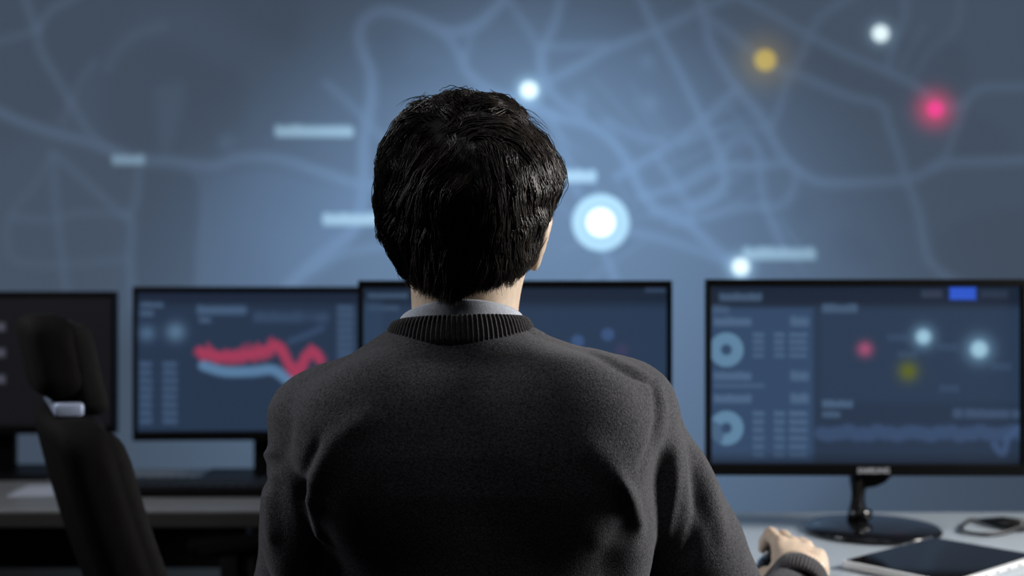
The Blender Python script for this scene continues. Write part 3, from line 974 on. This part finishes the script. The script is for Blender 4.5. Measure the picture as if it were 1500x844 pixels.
def build_body():
    f = Field((-0.36, 1.08, 0.06), (0.50, 1.86, 1.40), 0.0042)
    f.apply(torso_fn(0.010), (-0.30, 1.1, 0.58), (0.25, 1.46, 1.12), 0.004)
    arm(f, SH_L, EL_L, WR_L, (0.044, 0.043, 0.038, 0.036, 0.026), 0.02)
    arm(f, SH_R, EL_R, WR_R, (0.044, 0.043, 0.038, 0.036, 0.026), 0.02)
    f.ell((-0.046, 1.325, 0.58), (0.165, 0.125, 0.10), 0.03)
    for h, kn, an in LEGS.values():
        f.chain([h, kn], [0.078, 0.056], 0.03)
        f.chain([kn, (kn[0], kn[1] + 0.0, 0.35), an], [0.054, 0.052, 0.035], 0.03)
    # neck and head
    f.cone(NECK_LO, NECK_HI, 0.0585, 0.0565, 0.02)
    f.ell(HEAD, (0.0735, 0.092, 0.098), 0.02)
    f.ell(HEAD + Vector((0, 0.035, -0.055)), (0.060, 0.068, 0.072), 0.03)     # jaw and face
    f.ell(HEAD + Vector((0.004, 0.082, -0.108)), (0.026, 0.022, 0.018), 0.025)  # chin
    fy = HEAD.y + 0.098
    f.cone((HEAD.x + .004, fy - 0.006, HEAD.z - 0.006), (HEAD.x + .005, fy + 0.016, HEAD.z - 0.046), 0.008, 0.0125, 0.012)   # nose
    for s in (-1, 1):
        f.ell((HEAD.x + .004 + s * 0.010, fy + 0.006, HEAD.z - 0.048), (0.008, 0.010, 0.007), 0.006)
        f.ell((HEAD.x + .004 + s * 0.031, fy + 0.004, HEAD.z - 0.010), (0.017, 0.014, 0.012), 0.012, True)                    # eye sockets
        f.ell((HEAD.x + .004 + s * 0.031, fy - 0.017, HEAD.z + 0.010), (0.021, 0.011, 0.006), 0.016)                          # brows
        f.ell((HEAD.x + .004 + s * 0.040, fy - 0.024, HEAD.z - 0.040), (0.020, 0.018, 0.016), 0.02)                           # cheeks
    f.ell((HEAD.x + .005, fy - 0.006, HEAD.z - 0.073), (0.022, 0.012, 0.006), 0.006)
    f.ell((HEAD.x + .005, fy - 0.007, HEAD.z - 0.084), (0.019, 0.012, 0.007), 0.006)
    f.ell((HEAD.x + .005, fy + 0.007, HEAD.z - 0.0785), (0.022, 0.010, 0.0018), 0.003, True)
    # ears
    for s in (-1, 1):
        c = Vector((HEAD.x + s * 0.0790, 1.290, 1.204)) if s > 0 else Vector((HEAD.x + s * 0.071, 1.292, 1.203))
        rot = Matrix.Rotation(R(17) * s, 3, 'Y') @ Matrix.Rotation(R(-10), 3, 'X')
        f.ell(c, (0.0080, 0.019, 0.0315), 0.006, rot=rot)
        f.ell(c + Vector((-s * 0.0085, 0.004, -0.025)), (0.0065, 0.011, 0.011), 0.006)
        f.ell(c + Vector((s * 0.008, 0.006, 0.002)), (0.006, 0.010, 0.018), 0.004, True, rot)
    # right hand over the mouse
    DZ = np.array((0, 0, -0.007))
    wr = np.array((0.378, 1.578, 0.778))
    f.chain([WR_R, wr.tolist()], [0.027, 0.026], 0.012)
    mcp = [np.array(p) + DZ for p in ((0.3710, 1.655, 0.8010), (0.3900, 1.663, 0.7985), (0.4075, 1.658, 0.7955), (0.4215, 1.643, 0.7870))]
    rad = (0.0112, 0.0112, 0.0106, 0.0098)
    for i, m in enumerate(mcp):
        root = wr + np.array(((i - 1.5) * 0.012 + (0.005 if i == 3 else 0), 0.004, -0.002))
        f.cone(root, m - np.array((0, 0, .004)), 0.016 if i < 3 else 0.019, rad[i] + (0.001 if i < 3 else 0.003), 0.010)
        f.cone(root + np.array((0, 0, .012)), m + np.array((0, 0, .002)), 0.004, 0.006, 0.008)     # tendon
    f.cone((0.376, 1.61, 0.778), (0.386, 1.640, 0.782), 0.018, 0.015, 0.010)
    tips = [[(0.367, 1.694, 0.8065), (0.364, 1.717, 0.791), (0.363, 1.729, 0.778)],
            [(0.3875, 1.705, 0.800), (0.386, 1.730, 0.786), (0.385, 1.743, 0.775)],
            [(0.4095, 1.694, 0.793), (0.411, 1.719, 0.777), (0.410, 1.731, 0.764)],
            [(0.4265, 1.674, 0.781), (0.4295, 1.694, 0.767), (0.4285, 1.706, 0.757)]]
    for m, tp, r in zip(mcp, tips, rad):
        tp = [(np.array(q) + DZ * .8).tolist() for q in tp]
        f.ell(m + np.array((0, -0.001, 0.0035)), (r * .9, r * 1.0, r * .92), 0.004)
        f.chain([m.tolist()] + tp, [r, r * .90, r * .80, r * .68], 0.003)
    f.chain([(0.368, 1.588, 0.772), (0.354, 1.606, 0.762), (0.3465, 1.632, 0.757), (0.348, 1.660, 0.750)], [0.017, 0.0145, 0.0115, 0.0095], 0.006)
    # left hand flat on the desk in front of the chest
    wl = np.array((-0.085, 1.594, 0.770))
    f.chain([WR_L, wl.tolist()], [0.027, 0.025], 0.012)
    dv = np.array((0.62, 0.78, 0)); sv = np.array((0.78, -0.62, 0))
    for i in range(4):
        s_ = (1.5 - i) * 0.0195
        m = wl + dv * (0.083 - 0.005 * abs(i - 1)) + sv * s_ + np.array((0, 0, -0.012))
        f.cone(wl + sv * s_ * 0.6, m, 0.017, 0.0115, 0.010)
        L1 = (0.040, 0.045, 0.042, 0.033)[i]
        p1 = m + dv * L1 + np.array((0, 0, 0.003)); p2 = p1 + dv * L1 * .6 + np.array((0, 0, -.007)); p3 = p2 + dv * L1 * .42 + np.array((0, 0, -.006))
        f.chain([m.tolist(), p1.tolist(), p2.tolist(), p3.tolist()], [0.0105, 0.0095, 0.0085, 0.0072], 0.003)
    f.chain([(wl + sv * 0.012).tolist(), (wl + sv * 0.038 + dv * 0.030 + np.array((0, 0, -.010))).tolist(), (wl + sv * 0.052 + dv * 0.062 + np.array((0, 0, -.015))).tolist()], [0.016, 0.0125, 0.0095], 0.006)
    V, Q = f.mesh()
    return relax(V, Q, 1, .4), Q

def ring_part(name, pathfn, prof, mat, parent, nseg, ribs=0, amp=0.0, closed=True):
    """sweep a closed profile of (outward, up) pairs along a ring; ribs ripple it outward"""
    n = len(prof)
    V = np.zeros((nseg, n, 3))
    for i in range(nseg):
        a = 2 * math.pi * i / nseg
        ripple = amp * math.cos(ribs * a) if ribs else 0
        for j, (o, u, wgt) in enumerate(prof):
            V[i, j] = pathfn(a, o + ripple * wgt, u)
    idx = np.arange(nseg * n).reshape(nseg, n)
    nx_ = np.roll(idx, -1, 0); ny = np.roll(idx, -1, 1); nxy = np.roll(nx_, -1, 1)
    Fc = np.stack([idx, nx_, nxy, ny], -1).reshape(-1, 4)
    return np_mesh(name, V.reshape(-1, 3), Fc, mat, parent, True)

# the hair: outline of the head of hair in the photograph, read around its middle
HOUT = [(690, 135), (715, 138), (742, 148), (760, 163), (772, 185), (793, 204), (812, 226), (822, 248), (820, 268), (815, 286), (808, 300), (803, 318), (794, 340), (785, 365),
        (777, 386), (770, 400), (757, 415), (740, 424), (720, 428), (700, 432), (680, 437), (662, 444), (648, 443), (630, 437), (612, 428), (598, 411), (588, 396), (578, 380), (570, 362),
        (562, 345), (556, 325), (551, 305), (552, 280), (553, 255), (558, 227), (567, 202), (582, 180), (603, 160), (625, 148), (645, 141), (668, 136)]
HC = Vector(((687 - 750) / F * 1.27, 1.272, CZ - (290 - 422) / F * 1.27))
_ang = np.array([math.atan2(-(y - 290), x - 687) for x, y in HOUT]); _rad = np.array([math.hypot(x - 687, y - 290) for x, y in HOUT]) / F * 1.272
_o = np.argsort(_ang); _ang = _ang[_o]; _rad = _rad[_o]
_ang = np.concatenate([_ang - 2 * math.pi, _ang, _ang + 2 * math.pi]); _rad = np.tile(_rad, 3)
_fine = np.linspace(-math.pi, math.pi, 721)
_rf = np.interp(_fine, _ang, _rad)
_ker = np.exp(-(np.arange(-12, 13) / 5.0) ** 2); _ker /= _ker.sum()
_rs = np.convolve(np.concatenate([_rf[-13:-1], _rf, _rf[1:13]]), _ker, 'valid')

def hair_q(p):
    """p (n,3) -> local scaled coordinates and their length; 1 is the outer surface of the hair"""
    d = p - np.array(HC)
    th = np.arctan2(d[:, 2], d[:, 0])
    Rr = np.interp(th, _fine, _rs)
    hyp = np.hypot(d[:, 0], d[:, 2])
    # radius blends to a mean near the view axis so that the back is smooth
    w = np.clip(hyp / 0.07, 0, 1); w = w * w * (3 - 2 * w)
    Rr = 0.108 * (1 - w) + Rr * w
    dep = np.where(d[:, 1] < 0, 0.102, 0.108) * np.where(d[:, 2] < 0, 1 - 0.16 * np.clip(-d[:, 2] / 0.1, 0, 1) , 1)
    lump = 1 + 0.022 * smooth_noise(p, 75, 21)[:, 0] / 1.5 + 0.012 * smooth_noise(p, 170, 22)[:, 0] / 1.5
    Rr = Rr * lump; dep = dep * lump
    q = np.sqrt((d[:, 0] / Rr) ** 2 + (d[:, 1] / dep) ** 2 + (d[:, 2] / Rr) ** 2)
    return q

def hair_project(p, target):
    d = p - np.array(HC)
    return np.array(HC) + d / hair_q(p)[:, None] * np.asarray(target).reshape(-1, 1)

def hair_normal(p):
    e = 1e-4
    g = np.stack([hair_q(p + np.eye(3)[i] * e) - hair_q(p - np.eye(3)[i] * e) for i in range(3)], 1)
    return g / (np.linalg.norm(g, axis=1, keepdims=True) + 1e-9)

def face_open(d):
    """True where a direction from the head's middle points at the face or neck, not at hair"""
    u = d / np.linalg.norm(d, axis=1, keepdims=True)
    lim = np.interp(u[:, 2], [-1, -0.6, -0.2, 0.2, 0.6, 0.85, 1], [-0.02, -0.05, 0.12, 0.30, 0.55, 0.9, 1.1])
    ear = (u[:, 0] > 0.55) & (u[:, 1] > 0.05) & (u[:, 2] < -0.20) & (u[:, 2] > -0.75)
    return (u[:, 1] > lim) | ear

def smooth_noise(p, scale, seed):
    rng = np.random.RandomState(seed)
    out = np.zeros((len(p), 3))
    for k in range(5):
        w = rng.normal(size=(3, 3)) * scale * (1 + 0.5 * k); ph = rng.uniform(0, 6.28, 3)
        out += np.sin(p @ w + ph) / (1 + 0.5 * k)
    return out

def build_hair(parent):
    # under-layer: a closed cap
    nu, nv = 96, 48
    V = []
    th = np.linspace(0, 2 * math.pi, nu, endpoint=False)
    dirs = []
    for j in range(nv):
        ph = math.pi * (j + 0.0) / (nv - 1)
        dirs.append(np.stack([np.cos(th) * math.sin(ph), -np.full(nu, math.cos(ph)), np.sin(th) * math.sin(ph)], 1))
    dirs = np.concatenate(dirs)
    V = hair_project(np.array(HC) + dirs * 0.1, np.full(len(dirs), 0.955))
    idx = np.arange(nu * nv).reshape(nv, nu)
    Fc = np.stack([idx[:-1], np.roll(idx, -1, 1)[:-1], np.roll(idx, -1, 1)[1:], idx[1:]], -1).reshape(-1, 4)
    cen = V[Fc].mean(1) - np.array(HC)
    Fc = Fc[~face_open(cen)]
    capV, capF = V, Fc
    # locks
    rng = np.random.RandomState(11)
    NG, NS, NP = 820, 24, 12
    whorl = np.array(P(694, 196, 1.175))
    whorl = hair_project(whorl[None], [1.0])[0]
    d = rng.normal(size=(NG * 6, 3)); d /= np.linalg.norm(d, axis=1, keepdims=True)
    d = d[~face_open(d)]
    d = d[d[:, 2] > -0.66]
    d = d[(d[:, 1] < 0.35) | (rng.uniform(size=len(d)) < .5)][:NG]
    NG = len(d)
    start = hair_project(np.array(HC) + d * 0.1, np.ones(NG))
    def flow(p):
        n = hair_normal(p)
        v = p - whorl
        dist = np.linalg.norm(v, axis=1, keepdims=True)
        out = v / (dist + 0.01)
        sw = np.cross(n, out)
        g = np.array((0.0, 0.0, -1.0))
        w = np.clip(dist / 0.10, 0, 1)
        up = np.clip((p[:, 2:3] - whorl[2]) / 0.05, 0, 1)
        f = out * (1.0 - 0.45 * w) + g * (0.25 + 0.9 * w) * (1 - 0.7 * up) - sw * 0.45 * np.exp(-(dist / 0.05) ** 2) + smooth_noise(p, 42, 5) * 0.30 + smooth_noise(p, 100, 9) * 0.13
        # the right side is brushed outwards over the temple
        side = np.clip((p[:, 0:1] - HC.x) / 0.08, 0, 1) * np.clip((p[:, 2:3] - HC.z + 0.02) / 0.08, 0, 1)
        f += side * np.array((0.55, 0.1, -0.1))
        f -= n * np.sum(f * n, 1, keepdims=True)
        return f / (np.linalg.norm(f, axis=1, keepdims=True) + 1e-9)
    length = rng.uniform(0.040, 0.078, NG)
    low = np.clip((HC.z - 0.03 - start[:, 2]) / 0.06, 0, 1)
    length *= 1 - 0.45 * low
    lift0 = rng.uniform(0.955, 0.99, NG); lift1 = lift0 + rng.uniform(0.0, 0.040, NG)
    guide = np.zeros((NP, NG, 3))
    p = start.copy()
    for k in range(NP):
        t = k / (NP - 1)
        q = hair_project(p, lift0 + (lift1 - lift0) * np.sin(t * math.pi * 0.62) )
        guide[k] = q
        p = q + flow(q) * (length / (NP - 1))[:, None]
    # longer locks over the nape
    NN = 230
    nx_ = rng.uniform(600, 756, NN); ny_ = rng.uniform(372, 414, NN)
    ny_ -= np.clip((np.abs(nx_ - 680) - 50) / 30, 0, 1) * 12
    ex = nx_ + rng.normal(0, 9, NN) + (660 - nx_) * 0.10
    ey = np.interp(ex, [598, 612, 628, 645, 660, 670, 690, 715, 740, 758], [424, 431, 437, 443, 451, 444, 431, 427, 421, 410]) + rng.normal(0, 3.5, NN) - rng.uniform(0, 14, NN) * (rng.uniform(size=NN) < .5)
    ng = np.zeros((NP, NN, 3))
    for i in range(NN):
        dz = (ex[i] - 681) / F * 1.25
        yn = 1.284 - math.sqrt(max(1e-5, 0.0595 ** 2 - min(abs(dz), 0.058) ** 2)) - rng.uniform(0.003, 0.012)
        a_ = hair_project(np.array([P(nx_[i], ny_[i], 1.19)]), [rng.uniform(0.95, 1.0)])[0]
        b_ = np.array(P(ex[i], ey[i], yn)); 
        m_ = (a_ * .45 + b_ * .55) + np.array((rng.normal(0, .003), -0.010 - rng.uniform(0, .006), 0.0))
        for k in range(NP):
            t = k / (NP - 1)
            ng[k, i] = (1 - t) ** 2 * a_ + 2 * t * (1 - t) * m_ + t * t * b_ + np.array((0.0016 * math.sin(5 * t + i), 0, 0)) * t
    guide = np.concatenate([guide, ng], 1)
    start = np.concatenate([start, ng[0]])
    NG = NG + NN
    # strands of each lock gather towards its tip
    off = rng.normal(size=(NG, NS, 3)) * 0.0042
    n0 = hair_normal(start)
    off -= n0[:, None] * np.sum(off * n0[:, None], 2, keepdims=True) * 0.75
    conv = np.interp(np.linspace(0, 1, NP), [0, 0.5, 1], [1.0, 0.8, 0.45])
    frac = rng.uniform(0.72, 1.0, (NG, NS))
    S = np.zeros((NP, NG, NS, 3))
    tt = np.linspace(0, 1, NP)
    for k in range(NP):
        tk = tt[k] * frac * (NP - 1)
        i0 = np.clip(np.floor(tk).astype(int), 0, NP - 2); fr = (tk - i0)[..., None]
        gi = np.arange(NG)[:, None]
        S[k] = guide[i0, gi] * (1 - fr) + guide[i0 + 1, gi] * fr + off * conv[k]
    S = S.reshape(NP, NG * NS, 3)
    # fly-away hairs over the crown
    fly = []
    for i in range(70):
        a0 = rng.uniform(620, 770)
        y0 = np.interp(a0, [620, 650, 690, 740, 770], [158, 150, 146, 160, 190])
        dd = 1.272 + rng.uniform(-0.05, 0.02)
        lx = rng.uniform(25, 60) * (1 if a0 > 655 else rng.choice((-1, 1)))
        rise = rng.uniform(6, 15)
        pts = [np.array(P(a0 + lx * s, y0 - rise * math.sin(math.pi * (0.12 + 0.75 * s)) + (abs(lx) * 0.45) * s * s * (1 if a0 + lx > 700 else .3), dd)) for s in tt]
        fly.append(pts)
    S = np.concatenate([S, np.array(fly).transpose(1, 0, 2)], 1)
    n = S.shape[1]
    tone = np.concatenate([np.repeat(rng.uniform(0, 1, NG) ** 2, NS) * 0.75 + rng.uniform(0, .25, NG * NS), np.full(70, .3)])
    r0 = np.concatenate([np.full(NG * NS, 0.00050), np.full(70, 0.00028)])
    prof = np.interp(tt, [0, 0.15, 0.6, 1], [0.7, 1.0, 0.8, 0.15])
    T = np.gradient(S, axis=0); T /= np.linalg.norm(T, axis=2, keepdims=True) + 1e-9
    ref = S - np.array(HC); ref /= np.linalg.norm(ref, axis=2, keepdims=True)
    A = np.cross(T, ref); A /= np.linalg.norm(A, axis=2, keepdims=True) + 1e-9
    B = np.cross(T, A)
    rings = []
    for c in range(3):
        an = 2 * math.pi * c / 3
        rings.append(S + (A * math.cos(an) + B * math.sin(an)) * (r0[None, :, None] * prof[:, None, None]))
    RV = np.stack(rings, 2)                       # NP, n, 3, xyz
    sid = np.arange(NP * n * 3).reshape(NP, n, 3)
    Fs = []
    for c in range(3):
        c2 = (c + 1) % 3
        Fs.append(np.stack([sid[:-1, :, c], sid[:-1, :, c2], sid[1:, :, c2], sid[1:, :, c]], -1).reshape(-1, 4))
    Fs = np.concatenate(Fs)
    Vall = np.concatenate([capV, RV.reshape(-1, 3)])
    Fall = np.concatenate([capF, Fs + len(capV)])
    tones = np.concatenate([np.zeros(len(capV)), np.repeat(np.tile(tone, NP), 3)]).astype(np.float32)
    o = np_mesh('hair', Vall, Fall, M['hair'], parent, True)
    at = o.data.attributes.new('tone', 'FLOAT', 'POINT')
    at.data.foreach_set('value', tones)
    return o

def person():
    V, Q = build_body()
    body = np_mesh('person', V, Q, M['skin'])
    tag(body, 'dark-haired man in a charcoal sweater seen from behind, right hand on a mouse', 'person')
    V, Q = build_sweater()
    sw = np_mesh('sweater', V, Q, M['knit'], body)
    # ribbed neckband
    c0 = np.array((-0.0560, 1.296, 0.0)); 
    def band(a, o, u):
        # the back of the ring is high, the front dips
        ca, sa = math.cos(a), math.sin(a)
        back = max(0.0, -sa)
        zc = 1.0935 + 0.009 * back - 0.03 * max(0.0, sa) + (0.004 * ca if ca > 0 else 0.001 * ca)
        rx = 0.0785 + o - u * 0.36; ry = 0.0785 + o - u * 0.30
        return (c0[0] + rx * ca, c0[1] + ry * sa, zc + u)
    prof = [(0.000, -0.010, 0.3), (0.003, -0.003, 1), (0.004, 0.004, 1), (0.0038, 0.014, 1), (0.002, 0.0195, 1), (-0.0015, 0.021, .5), (-0.005, 0.019, 0), (-0.006, 0.008, 0), (-0.008, -0.012, 0)]
    ring_part('neckband', band, prof, M['rib'], sw, 96 * 10, 96, 0.0009)
    # cuffs
    for wr, el, hx in ((WR_R, EL_R, 1), (WR_L, EL_L, -1)):
        ax_ = (Vector(wr) - Vector(el)).normalized()
        if hx == 1: ax_ = Vector((0.30, 0.92, 0.05)).normalized()
        e1 = ax_.cross(Vector((0, 0, 1))).normalized(); e2 = e1.cross(ax_)
        base = Vector(wr) - ax_ * (0.040 if hx == 1 else 0.030) + Vector((0.004, 0, -0.003) if hx == 1 else (0, 0, 0))
        def cuff(a, o, u, base=base, ax_=ax_, e1=e1, e2=e2):
            p = base + ax_ * u + e1 * (0.0350 + o) * math.cos(a) + e2 * (0.0330 + o) * math.sin(a)
            return tuple(p)
        pr = [(-0.004, -0.012, 0), (0.0015, -0.004, 1), (0.0022, 0.018, 1), (0.0018, 0.040, 1), (0.000, 0.046, 1), (-0.004, 0.046, 0), (-0.006, 0.030, 0), (-0.006, 0.0, 0)]
        ring_part('cuff', cuff, pr, M['rib'], sw, 48 * 8, 48, 0.0008)
    # shirt collar: a folded band standing inside the neckband
    def collar(a, o, u):
        ca, sa = math.cos(a), math.sin(a)
        back = max(0.0, -sa)
        zc = 1.117 + 0.020 * back ** 1.5 - 0.004 * max(0, sa) + (0.004 * ca if ca > 0 else 0)
        rx = 0.0645 + o * 0.8; ry = 0.0605 + o * 0.45
        return (-0.0545 + rx * ca, 1.287 + ry * sa, zc + u)
    pr = [(0.0100, -0.034, 0), (0.0075, -0.020, 0), (0.0045, -0.008, 0), (0.0022, -0.001, 0), (0.0, 0.0012, 0), (-0.0018, 0.0, 0), (-0.0022, -0.010, 0), (-0.001, -0.036, 0)]
    ring_part('shirt_collar', collar, pr, M['shirt'], body, 120)
    build_hair(body)
    # eyes
    for s in (-1, 1):
        bm = bmesh.new(); bmesh.ops.create_uvsphere(bm, u_segments=16, v_segments=12, radius=0.0115)
        bmesh.ops.translate(bm, vec=(HEAD.x + .004 + s * 0.031, HEAD.y + 0.083, HEAD.z - 0.010), verts=bm.verts)
        e = obj('eye', bm, M['eye'], body, True)
        bm = bmesh.new(); bmesh.ops.create_uvsphere(bm, u_segments=12, v_segments=8, radius=0.0055)
        bmesh.ops.scale(bm, vec=(1, .35, 1), verts=bm.verts)
        bmesh.ops.translate(bm, vec=(HEAD.x + .004 + s * 0.031, HEAD.y + 0.0935, HEAD.z - 0.010), verts=bm.verts)
        obj('iris', bm, M['iris'], e, True)
    # trousers and shoes
    f = Field((-0.34, 1.10, 0.06), (0.26, 1.86, 0.72), 0.007)
    f.ell((-0.046, 1.325, 0.585), (0.178, 0.138, 0.115), 0.03)
    for h, kn, an in LEGS.values():
        f.chain([h, kn], [0.088, 0.068], 0.03)
        f.chain([kn, (kn[0], kn[1], 0.35), an], [0.066, 0.064, 0.052], 0.03)
    V, Q = f.mesh()
    np_mesh('trousers', relax(V, Q, 2), Q, M['trousers'], body)
    for h, kn, an in LEGS.values():
        f = Field((an[0] - 0.08, an[1] - 0.12, 0.0), (an[0] + 0.08, an[1] + 0.24, 0.16), 0.005)
        f.chain([(an[0], an[1] - 0.045, 0.040), (an[0], an[1] + 0.05, 0.040), (an[0] + .004, an[1] + 0.16, 0.032)], [0.034, 0.038, 0.030], 0.02)
        f.cone((an[0], an[1], 0.05), (an[0], an[1], 0.11), 0.038, 0.040, 0.03)
        V, Q = f.mesh()
        V[:, 2] = np.maximum(V[:, 2], 0.001)
        np_mesh('shoe', V, Q, M['shoe'], body)
    return body
person()

def mouse():
    t = empty('computer_mouse', (0.378, 1.678, DESK + 0.0005), R(8))
    tag(t, 'black computer mouse on the white desk under the man\'s hand', 'mouse')
    def shell(zs, name, mat, y0, y1, top):
        f = Field((-0.05, -0.075, -0.004), (0.05, 0.075, 0.055), 0.002)
        f.ell((0, 0, 0.008), (0.034, 0.058, top), 0.004)
        def cut(X, Y, Z): return -Z + 0.001 + 0 * X + 0 * Y
        f.D = np.maximum(f.D, (0.0012 - f.ax[2])[None, None, :].astype(np.float32))
        f.D = np.maximum(f.D, np.maximum(y0 - f.ax[1], f.ax[1] - y1)[None, :, None].astype(np.float32))
        V, Q = f.mesh()
        return np_mesh(name, relax(V, Q, 1), Q, mat, t)
    shell(0, 'body', M['plastic'], -0.1, 0.0, 0.035)
    shell(0, 'buttons', M['gloss'], 0.001, 0.1, 0.0345)
    bm = bmesh.new(); add_tube(bm, [(-0.004, 0.036, 0.035), (0.004, 0.036, 0.035)], 0.008, 18)
    obj('scroll_wheel', bm, M['cable'], t, True)
mouse()

# ------------------------------------------------------------------ office chairs
def office_chair(label, loc, yaw, headrest, back_h, recline, arms, group=None, back_y=-0.20):
    t = empty('office_chair', loc, yaw)
    tag(t, label, 'office chair', group)
    # five-star base
    for k in range(5):
        a = R(90 + 72 * k)
        bm = bmesh.new()
        add_tube(bm, [(0.03 * math.cos(a), 0.03 * math.sin(a), 0.10), (0.16 * math.cos(a), 0.16 * math.sin(a), 0.09), (0.30 * math.cos(a), 0.30 * math.sin(a), 0.07)], [0.024, 0.02, 0.015], 10)
        sp = obj('base_leg', bm, M['plastic'], t, True)
        bm = bmesh.new()
        for s in (-1, 1):
            cx, cy = 0.30 * math.cos(a) - s * 0.014 * math.sin(a), 0.30 * math.sin(a) + s * 0.014 * math.cos(a)
            add_tube(bm, [(cx - 0.009 * math.sin(a), cy + 0.009 * math.cos(a), 0.028), (cx + 0.009 * math.sin(a), cy - 0.009 * math.cos(a), 0.028)], 0.0275, 18)
        obj('caster', bm, M['plastic'], sp, True)
    bm = bmesh.new(); add_lathe(bm, [(0, 0.09), (0.032, 0.09), (0.032, 0.25), (0.016, 0.25), (0.016, 0.40), (0, 0.40)], 24)
    obj('gas_column', bm, M['leg'], t, True)
    # seat
    f = Field((-0.28, -0.28, 0.36), (0.28, 0.29, 0.52), 0.008)
    f.ell((0, 0.0, 0.425), (0.245, 0.25, 0.038), 0.02)
    for sx in (-1, 1):
        f.cone((sx * 0.17, -0.18, 0.425), (sx * 0.18, 0.18, 0.42), 0.036, 0.036, 0.04)
    f.cone((-0.18, 0.19, 0.418), (0.18, 0.19, 0.418), 0.036, 0.036, 0.04)
    V, Q = f.mesh(); np_mesh('seat', relax(V, Q, 2), Q, M['chair'], t)
    # backrest, swept up a leaning spine
    def spine(z): return back_y - math.tan(recline) * (z - 0.48) - 0.025 * math.sin((z - 0.48) * 5)
    def shell(name, z0, z1, w0, w1, th, mat, bulge, par, dy=0.0, rnd=0.05):
        f_ = Field((-0.30, -0.62, z0 - 0.04), (0.30, 0.05, z1 + 0.04), 0.007)
        z = f_.ax[2][None, None, :]; X = f_.ax[0][:, None, None]; Y = f_.ax[1][None, :, None]
        tz = np.clip((z - z0) / (z1 - z0), 0, 1)
        w = w0 + (w1 - w0) * tz
        yc = np.vectorize(spine)(f_.ax[2])[None, None, :] + bulge * (X / 0.25) ** 2 + dy
        zc, hz = (z0 + z1) / 2, (z1 - z0) / 2
        qx = np.abs(X) - (w - rnd); qz = np.abs(z - zc) - (hz - rnd)
        d2 = np.minimum(np.maximum(qx, qz), 0) + np.hypot(np.maximum(qx, 0), np.maximum(qz, 0)) - rnd
        dy_ = np.abs(Y - yc) - th
        r2 = th * 0.7
        f_.D = (np.minimum(np.maximum(d2 + r2, dy_ + r2), 0) + np.hypot(np.maximum(d2 + r2, 0), np.maximum(dy_ + r2, 0)) - r2).astype(np.float32)
        V_, Q_ = f_.mesh()
        return np_mesh(name, relax(V_, Q_, 2), Q_, mat, par)
    bk = shell('backrest', 0.50, 0.50 + back_h, 0.24, 0.215, 0.036, M['chair'], 0.030, t)
    shell('back_cushion', 0.53, 0.475 + back_h, 0.215, 0.19, 0.022, M['chair_grey'], 0.026, bk, 0.040)
    bm = bmesh.new()
    add_tube(bm, [(0, -0.05, 0.385), (0, back_y - 0.03, 0.40), (0, spine(0.52) - 0.035, 0.50), (0, spine(0.66) - 0.035, 0.66)], [0.02, 0.022, 0.022, 0.018], 12)
    obj('back_support', bm, M['plastic'], t, True)
    if headrest:
        zt = 0.50 + back_h
        hr = shell('headrest', zt + 0.024, zt + 0.146, 0.15, 0.135, 0.034, M['chair'], 0.034, t, 0.0, 0.03)
        shell('headrest_pad', zt + 0.000, zt + 0.134, 0.15, 0.13, 0.022, M['chair_grey'], 0.036, hr, 0.034, 0.03)
        bm = bmesh.new(); add_box(bm, (0, spine(zt) + 0.008, zt + 0.011), (0.30, 0.040, 0.021), 0.006, 3)
        obj('headrest_bracket', bm, M['bracket'], t, True)
        for s in (-1, 1):
            bm = bmesh.new()
            add_tube(bm, [(s * 0.09, spine(zt - 0.04), zt - 0.04), (s * 0.09, spine(zt + 0.06), zt + 0.06)], 0.009, 10)
            obj('headrest_post', bm, M['plastic'], t, True)
    if arms:
        for s in (-1, 1):
            bm = bmesh.new(); add_box(bm, (s * 0.275, 0.0, 0.675), (0.075, 0.25, 0.028), 0.013, 3)
            ar = obj('armrest', bm, M['chair'], t)
            bm = bmesh.new()
            add_tube(bm, [(s * 0.16, 0.0, 0.39), (s * 0.26, 0.0, 0.41), (s * 0.275, -0.01, 0.48), (s * 0.275, -0.01, 0.665)], [0.016, 0.02, 0.026, 0.03], 12)
            obj('post', bm, M['plastic'], ar, True)
    return t

office_chair('empty black high-back office chair with a headrest, turned sideways at the left', (-0.360, 1.97, 0.0), R(-66), True, 0.466, R(17), True)
office_chair('black office chair the man in the charcoal sweater sits on', (-0.046, 1.335, 0.0), 0.0, False, 0.27, R(3), False, None, -0.20)
